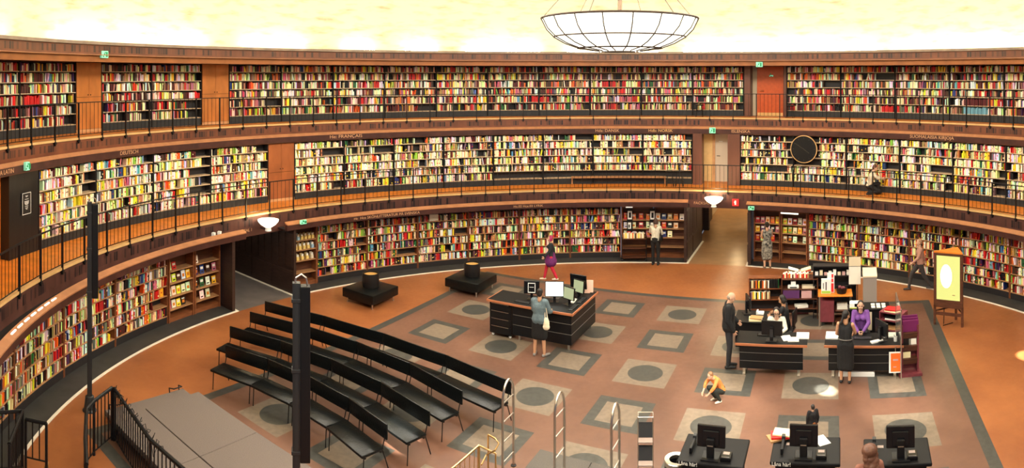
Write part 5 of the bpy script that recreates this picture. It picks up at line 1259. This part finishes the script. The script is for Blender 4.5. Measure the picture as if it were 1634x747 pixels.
    if kind in ('trousers', 'shorts'):
        for c in (-1, 1): rc(g, J['pelvis']+Vector((c*.05*s,0,.03*s)), J['pelvis']+Vector((c*.06*s,0,-.04*s)), .112*s+.008, .11*s+.008)
        for c in 'lr': leg(g, c, ln*2 if kind == 'trousers' else ln, .014 if kind == 'trousers' else .022)
    else:
        hem = max(.0, ln); pe = J['pelvis']
        for c in 'lr':
            h, k2, a = J['h'+c], J['k'+c], J['a'+c]; end = h.lerp(k2, min(1, hem)) if hem <= 1 else k2.lerp(a, hem-1)
            other = 'r' if c == 'l' else 'l'; h2, k3, a3 = J['h'+other], J['k'+other], J['a'+other]; end2 = h2.lerp(k3, min(1, hem)) if hem <= 1 else k3.lerp(a3, hem-1)
            for t in (0, .33, .66, 1): 
                e1 = end.lerp(end2, t*.5); rc(g, pe+Vector(((-.05 if c == 'l' else .05)*s*(1-t), 0, 0)), h.lerp(h2, t*.5), .118*s, .118*s, 10)
                if hem <= 1: rc(g, h.lerp(h2, t*.5), e1, .118*s, .105*s)
                else: rc(g, h.lerp(h2, t*.5), k2.lerp(k3, t*.5), .118*s, .11*s); rc(g, k2.lerp(k3, t*.5), e1, .11*s, .105*s)
    remesh({'trousers':'trousers','shorts':'shorts','skirt':'skirt'}[kind], g, cmat(bc), .012, T, 3)
    # hair
    hc, hs = hair; g = MB()
    def HB(x, y, z, rx, ry, rz_): g.ball(hp(x, y, z), rx*s, ry*s, rz_*s, M=HR, seg=14)
    if hs == 'bald': HB(0,-.028,-.005,.079,.075,.055)
    else: HB(0,-.022,.04,.084,.090,.090); HB(0,-.035,-.0,.080,.072,.085)
    if hs == 'bun': HB(0,-.095,.07,.045,.045,.042)
    if hs == 'pony':
        for i in range(5): HB(0,-.09-.01*i,.02-.045*i,.032,.03,.04)
    if hs in ('long', 'wavy'):
        for c in (-1, 1):
            for i in range(5): HB(c*(.062+.004*i+(.012*(i % 2) if hs == 'wavy' else 0)),-.03-.004*i,-.02-.05*i,.035,.045,.045)
        for i in range(5): HB((.015*(-1)**i if hs == 'wavy' else 0),-.07-.006*i,-.02-.05*i,.075,.035,.045)
    if hs == 'wavy':
        HB(0,-.03,.035,.125,.12,.095)
        for c in (-1, 1):
            for i in range(4): HB(c*(.095+.012*(i % 2)),-.03,-.01-.045*i,.035,.05,.04)
    if hs == 'bob':
        for c in (-1, 1): HB(c*.068,-.015,-.03,.026,.055,.075)
        HB(0,-.07,-.04,.07,.035,.06)
    remesh('hair', g, cmat(hc, .5), .009, T, 1)
    for c in (-1, 1):
        part('eye', MB().ball(hp(c*.030,.083,.012), .011*s, .006*s, .006*s, seg=8), 'eye_dark', T)
        part('eyebrow', MB().tube([hp(c*.016,.091,.030), hp(c*.046,.080,.031)], .0035*s, 5), cmat(hc, .5), T)
    part('lips', MB().ball(hp(0,.086,-.052), .022*s, .008*s, .006*s, seg=8), 'lip', T)
    for c in 'lr':
        a = J['a'+c]; fd = Vector(pose.get('foot'+c, (0,1,0))).normalized(); ft = a+Vector((0,0,-.045*s)); g = MB()
        rc(g, ft-fd*.035*s, ft+fd*.07*s, .042*s, .040*s); rc(g, ft+fd*.07*s, ft+fd*.165*s, .040*s, .030*s)
        g.v = [(v[0], v[1], max(v[2], (a.z-.08*s)+.004)) for v in g.v]
        remesh('shoe', g, cmat(shoe, .5), .01, T, 1)
    if extra: extra(T, J, s, hp)
    return T
mat('eye_dark', (.02,.015,.012), .2); mat('lip', (.45,.12,.10), .5); mat('cotton', (.82,.70,.50), .8)
ANG = lambda P: math.atan2(P[0], P[1])      # azimuth from the camera
# woman at the kiosk
def bag(T, J, s, hp):
    c = J['pelvis']+Vector((.20,-.06,-.06)); g = MB(); g.ball(c, .09, .05, .15); g.ball(c+Vector((0,0,-.08)), .10, .055, .09); g.ball(c+Vector((0,0,.09)), .07, .035, .06); remesh('bag', g, 'cotton', .012, T, 2)
    part('bag_strap', MB().tube([c+Vector((-.03,0,.12)), J['sr']+Vector((-.01,-.02,.06)), c+Vector((.04,.0,.12))], .010, 6), 'cotton', T)
person('woman in a denim shirt and black skirt with a cream tote bag at the kiosk', fl(861,568), RZ+.05, 1.66,
  dict(el=(-.20,.10,1.13), wl=(-.12,.33,1.06), er=(.23,.08,1.14), wr=(.20,.32,1.05), al=(-.13,-.02,.08), ar=(.13,0,.08), kl=(-.11,0,.50), hpitch=-.25, footl=(-.2,1,0), footr=(.6,1,0)), 'tan', (.13,.18,.20), 1.7, ('skirt', (.012,.012,.012), .98), ((.02,.015,.012), 'bun'), (.25,.22,.2), extra=bag, bulk=.025)
# bald man in black
person('balding man in a black jacket and dark jeans standing at the left desk', fl(1163,586), RZ-PI/2+.15, 1.80,
  dict(hpitch=-.35, head=(0,.05,1.575), el=(-.21,.0,1.13), wl=(-.18,.18,.98), er=(.21,-.02,1.12), wr=(.20,.1,.90), al=(-.08,0,.08), ar=(.08,-.02,.08), footl=(0,1,0)), 'fair', (.012,.012,.013), 2, ('trousers', (.03,.03,.035), 1), ((.35,.26,.2), 'bald'), (.02,.02,.02), female=False, bulk=.035)
# seated woman in white cardigan (behind the left desk, facing the camera)
def chair_for(P, rz, label, z=.46):
    T = thing('office_chair', label, 'chair', P, rz, 'black office chairs')
    part('seat', MB().rbox(-.23,.23,-.22,.22,z-.07,z,r=.025), 'kiosk_black', T, smooth=True); part('backrest', MB().rbox(-.20,.20,-.26,-.22,z+.12,z+.5,r=.015), 'kiosk_black', T, smooth=True)
    part('column', MB().tube([(0,0,.08),(0,0,z-.07)], .025, 8).tube([(0,-.2,z-.04),(0,-.25,z+.15)], .015, 6), 'metal_black', T)
    for i in range(5):
        t = 2*PI*i/5; part('base_arm', MB().tube([(0,0,.1),(.26*math.cos(t),.26*math.sin(t),.06)], .018, 6).ball((.26*math.cos(t),.26*math.sin(t),.03), .03, .02, .03, seg=8), 'metal_black', T)
SIT = dict(pelvis=(0,0,.56), waist=(0,.01,.70), chest=(0,.04,.89), neck=(0,.05,1.07), head=(0,.09,1.20), sl=(-.165,.05,1.02), sr=(.165,.05,1.02), hl=(-.09,.02,.53), hr=(.09,.02,.53), kl=(-.11,.42,.52), kr=(.11,.42,.52), al=(-.11,.40,.09), ar=(.11,.40,.09), el=(-.24,.12,.80), er=(.24,.12,.80), wl=(-.16,.34,.79), wr=(.16,.34,.79))
def glasses(T, J, s, hp):
    m = MB()
    for c in (-1, 1): m.tube([hp(c*.033+.024*math.cos(2*PI*i/12), .098, .01+.018*math.sin(2*PI*i/12)) for i in range(13)], .003*s, 5, caps=False); m.tube([hp(c*.057,.096,.012), hp(c*.078,.0,.012)], .003, 5)
    m.tube([hp(-.010,.10,.012), hp(.010,.10,.012)], .003, 5); part('glasses', m, 'metal_black', T)
Pw = fL(.06, .98); Pw.z = 0
person('seated woman with black hair and glasses in a white cardigan behind the left desk', Pw, rl+PI, 1.66, dict(SIT, hpitch=-.3), 'fair', (.82,.78,.68), 1.9, ('trousers', (.02,.02,.02), 1), ((.015,.012,.012), 'bob'), extra=glasses)
chair_for(Pw, rl+PI, 'black office chair under the woman in the white cardigan')
# woman in black leaning at the side desk
Pb = f3(1.30, .45); 
person('woman in a black sleeveless top seated at the side desk, one bare arm showing', Pb, RZ+PI/2-.2, 1.68, dict(SIT, wl=(-.15,.36,.79), hyaw=.2, hpitch=-.5), 'tan', (.012,.012,.014), .35, ('trousers', (.015,.015,.017), 1), ((.02,.015,.012), 'bob'))
chair_for(Pb, RZ+PI/2-.2, 'black office chair under the woman in the sleeveless top')
# purple top woman
Pp_ = fR(-.08, 1.10); Pp_.z = 0
person('woman with long dark hair in a purple top leaning over the right desk', Pp_, rr+PI, 1.66, dict(pelvis=(0,-.05,.72), waist=(0,0,.86), chest=(0,.06,1.05), neck=(0,.09,1.23), head=(0,.13,1.365), sl=(-.165,.08,1.18), sr=(.165,.08,1.18), hl=(-.09,-.05,.69), hr=(.09,-.05,.69), kl=(-.11,.27,.50), kr=(.11,.27,.50), al=(-.11,.1,.08), ar=(.11,.1,.08), el=(-.20,.22,.96), er=(.20,.22,.96), wl=(-.07,.42,.83), wr=(.06,.44,.83), hpitch=-.15), 'fair', (.20,.07,.32), 2, ('trousers', (.03,.03,.04), 1), ((.025,.015,.012), 'long'))
chair_for(Pp_+Vector((0.02,.02,0)), rr+PI, 'black office chair behind the woman in the purple top', .60)
# woman in black dress, seen from behind
def belt(T, J, s, hp):
    pts = [J['waist']+Vector((.165*math.cos(2*PI*i/20), .125*math.sin(2*PI*i/20), -.02)) for i in range(21)]; part('belt', MB().tube(pts, .012, 6, caps=False), 'stripe', T)
Pd = fR(-.42, -.22); Pd.z = 0
person('woman in a low-backed black dress with a dark ponytail standing at the right desk', Pd, rr-.15, 1.62, dict(hyaw=-.6, hpitch=-.2, el=(-.22,.05,1.14), wl=(-.15,.25,1.02), er=(.22,.12,1.16), wr=(.14,.33,1.04), chest=(0,.03,1.27), neck=(0,.05,1.44), head=(0,.08,1.575)), 'tan', (.012,.012,.013), 0, ('skirt', (.012,.012,.013), 1.3), ((.015,.012,.012), 'pony'), extra=belt)
# woman at the trolley
def shbag(T, J, s, hp):
    g = MB(); g.ball(J['pelvis']+Vector((.22,-.05,.05)), .07, .13, .14); remesh('shoulder_bag', g, 'kiosk_black', .012, T, 1); part('bag_strap', MB().tube([J['pelvis']+Vector((.22,-.05,.18)), J['sr']+Vector((0,-.02,.06))], .010, 6), 'kiosk_black', T)
person('woman in a white shirt and black trousers browsing beside the book trolley', fl(1046,423), -.5, 1.70, dict(el=(-.24,.14,1.16), wl=(-.14,.33,1.17), er=(.22,.12,1.14), wr=(.14,.31,1.13), hpitch=-.3, hyaw=.3), 'fair', (.80,.74,.60), 1.7, ('trousers', (.012,.012,.013), 1), ((.07,.03,.02), 'bob'), extra=shbag)
# woman in the patterned dress
mat('pattern_cloth', (.40,.38,.32), .8, col2=(.02,.02,.022), scale=14)
T = person('woman in a black and grey patterned dress with bare shoulders at the right display shelves', fl(1224,428), -.12, 1.66, dict(el=(-.20,.10,1.16), wl=(-.10,.28,1.25), er=(.22,.12,1.16), wr=(.16,.28,1.2), hpitch=-.2, al=(-.09,0,.08), ar=(.12,0,.08)), 'fair', (.03,.03,.033), 0, ('skirt', (.05,.05,.05), 1.25), ((.02,.015,.012), 'bun'), (.2,.14,.1))
for ch in T.children:
    if ch.name.startswith(('shirt', 'skirt')):
        ch.data.materials.clear(); ch.data.materials.append(MATS['pattern_cloth'])
# person kneeling on the middle gallery
p = psi(1390, 12.55); Pk = cp(p, 12.55, Z2)
person('person in cream shirt and black trousers squatting at the middle gallery shelves', Pk, -p-1.1, 1.70, dict(pelvis=(0,-.1,.36), waist=(0,-.05,.50), chest=(0,.03,.68), neck=(0,.08,.85), head=(0,.14,.97), sl=(-.165,.07,.80), sr=(.165,.07,.80), el=(-.22,.22,.62), wl=(-.12,.42,.55), er=(.22,.22,.62), wr=(.12,.42,.60), hl=(-.09,-.08,.33), hr=(.09,-.08,.33), kl=(-.13,.30,.38), kr=(.13,.32,.14), al=(-.12,.22,.08), ar=(.12,-.12,.09), hpitch=-.5), 'fair', (.80,.70,.52), 1.6, ('trousers', (.012,.012,.013), 1), ((.12,.05,.025), 'short'), female=False)
# walking person in red leggings
person('person walking in red leggings, purple skirt, dark top and magenta scarf', fl(879,447), -PI/2+PI+.0, 1.52, dict(al=(-.08,-.22,.10), ar=(.08,.24,.08), kl=(-.09,-.03,.50), kr=(.09,.15,.50), el=(-.20,.08,1.13), wl=(-.2,.25,.95), er=(.20,-.12,1.13), wr=(.2,-.15,.90)), 'fair', (.02,.025,.03), 2, ('trousers', (.62,.02,.05), 1), ((.42,.03,.12), 'bob'), (.75,.65,.5),
  extra=lambda T, J, s, hp: (lambda g: (rc(g, J['pelvis'], J['pelvis']-Vector((0,0,.2)), .15, .21, 16), remesh('skirt', g, cmat((.16,.02,.14)), .012, T, 2)))(MB()))
# low figure in orange beside the left desk
person('small child in orange top and dark trousers crouching on the floor by the man', fl(1146,640), PI/2+.3, 1.15, dict(pelvis=(0,-.1,.36), waist=(0,-.02,.52), chest=(0,.10,.68), neck=(0,.20,.80), head=(0,.30,.88), sl=(-.165,.16,.76), sr=(.165,.16,.76), el=(-.22,.32,.58), wl=(-.12,.46,.38), er=(.22,.32,.58), wr=(.14,.48,.38), hl=(-.09,-.08,.33), hr=(.09,-.08,.33), kl=(-.15,.26,.44), kr=(.15,.26,.44), al=(-.12,.02,.08), ar=(.12,.02,.08), hpitch=-.4), 'fair', (.85,.25,.06), 1.5, ('trousers', (.02,.025,.02), 1), ((.30,.14,.06), 'short'), (.85,.75,.6), female=False)
person('toddler in a dark top and orange trousers behind the middle check-out desk', fl(1297,712), 0, .80, dict(head=(0,.02,1.55), el=(-.24,0,1.2)), 'fair', (.02,.018,.02), 2, ('trousers', (.50,.17,.05), 1), ((.05,.04,.035), 'short'), (.1,.05,.03), female=False)
# walking figure on the right
person('person striding past the right shelves in a pinkish top and dark trousers', fl(1468,463), -PI/2-.45+PI, 1.66, dict(al=(-.08,-.38,.14), ar=(.08,.36,.08), kl=(-.09,-.12,.50), kr=(.09,.28,.52), pelvis=(0,0,.90), hl=(-.09,0,.87), hr=(.09,0,.87), el=(-.22,.10,1.13), wl=(-.2,.28,.98), er=(.22,-.14,1.13), wr=(.2,-.2,.92)), 'fair', (.52,.27,.20), 2, ('trousers', (.05,.045,.045), 1), ((.45,.25,.15), 'short'), (.05,.04,.04), female=False)
# auburn-haired woman at the bottom edge
Pc = dz(1387, 9.35, 800); Pc.z = 0
person('woman with long wavy auburn hair at the bottom edge before the right check-out desk', Pc, .35-PI/6, 1.66, dict(hpitch=-.25, hyaw=.4), 'light', (.30,.12,.08), 2, ('trousers', (.03,.03,.05), 1), ((.15,.062,.035), 'wavy'), (.1,.1,.1))
EXPO = 0.0
w = bpy.data.worlds.new('world'); bpy.context.scene.world = w; w.use_nodes = True
w.node_tree.nodes['Background'].inputs[0].default_value = (.6,.7,.9,1); w.node_tree.nodes['Background'].inputs[1].default_value = .3
def area(name, P, to, sx, sy, e, col=(1,.9,.75)):
    l = bpy.data.lights.new(name, 'AREA'); l.shape = 'RECTANGLE'; l.size = sx; l.size_y = sy; l.energy = e; l.color = col
    o = bpy.data.objects.new(name, l); COL.objects.link(o); o.location = P
    o.rotation_euler = (Vector(to)-Vector(P)).to_track_quat('-Z', 'Y').to_euler(); return o
for i in range(12):
    t = 2*PI*(i+.5)/12; P = cp(t, 13.9, 16.5)
    o = area('window_daylight', P, cp(t+PI, 11, 3.6), 2.2, 3.5, 520, (1,.94,.84)); o.data.spread = math.radians(100)
# uplight strips hidden on top of the cornice, in groups
k_ = 0
for (x0, x1) in ((-60,18),(92,335),(392,492),(552,598),(645,698),(742,862),(905,1050),(1090,1400),(1420,1700)):
    k_ += 1; one('cornice_uplight', MB().arc(14.25, 14.33, psi(x0, 14.3), psi(x1, 14.3), 7.93, 7.97), 'uplight', 'glowing lamp strip on top of the cornice, %s glow from the left' % ORD[k_-1], 'lamp', 'uplights on the cornice')
# light in the passages and the hall beyond
def pt(P, e, c=(1,.72,.38), r=.12):
    l = bpy.data.lights.new('passage_lamp', 'POINT'); l.energy = e; l.color = c; l.shadow_soft_size = r
    o = bpy.data.objects.new('passage_lamp', l); COL.objects.link(o); o.location = P
a, b, d = passage_frame(PB); m_ = (a+b)/2
pt(m_+d*2+Vector((0,0,2.0)), 40); pt(m_+d*6+Vector((0,0,2.0)), 60); pt(m_+d*11+Vector((0,0,3.4)), 260)
a, b, d = passage_frame(PA); m_ = (a+b)/2
pt(m_+d*2.5+Vector((0,0,2.0)), 14, (1,.85,.65)); pt(m_+d*5.5+Vector((0,0,2.0)), 14, (1,.85,.65))
# sunbeams from the high windows on the camera's side
def beam(t, target, ang, e, blend=.35):
    l = bpy.data.lights.new('sunbeam', 'SPOT'); l.energy = e; l.spot_size = math.radians(ang); l.spot_blend = blend; l.shadow_soft_size = .05; l.color = (1,.95,.82)
    o = bpy.data.objects.new('sunbeam', l); COL.objects.link(o); P = cp(t, 13.8, 16.5); o.location = P
    o.rotation_euler = (Vector(target)-P).to_track_quat('-Z', 'Y').to_euler()
beam(PI-.5, fl(1318,623), 1.3, 200000, .2); beam(PI-.5, fl(1640,568), 1.6, 160000, .2); beam(PI+.2, fl(640,682,.45), 2.2, 130000, .6)
beam(PI, fl(1150,655), 7.0, 34000, 1); beam(PI-.3, fl(1430,640), 6.5, 34000, 1)
cam = bpy.data.cameras.new('camera'); co = bpy.data.objects.new('camera', cam); COL.objects.link(co)
co.location = (0, 0, EYE); co.rotation_euler = (PI/2, 0, 0)
cam.type = 'PANO'; cam.panorama_type = 'CENTRAL_CYLINDRICAL'
cam.central_cylindrical_radius = 1.0
cam.central_cylindrical_range_u_min = -817/F; cam.central_cylindrical_range_u_max = 817/F
cam.central_cylindrical_range_v_min = -(747-Y0)/F; cam.central_cylindrical_range_v_max = Y0/F
cam.clip_start = .05; cam.clip_end = 200
bpy.context.scene.camera = co
sc = bpy.context.scene
sc.view_settings.view_transform = 'Standard'; sc.view_settings.look = 'None'; sc.view_settings.gamma = 1; sc.view_settings.exposure = EXPO
sc.view_settings.use_curve_mapping = False
sc.cycles.use_denoising = True
sc.cycles.max_bounces = 8; sc.cycles.diffuse_bounces = 4
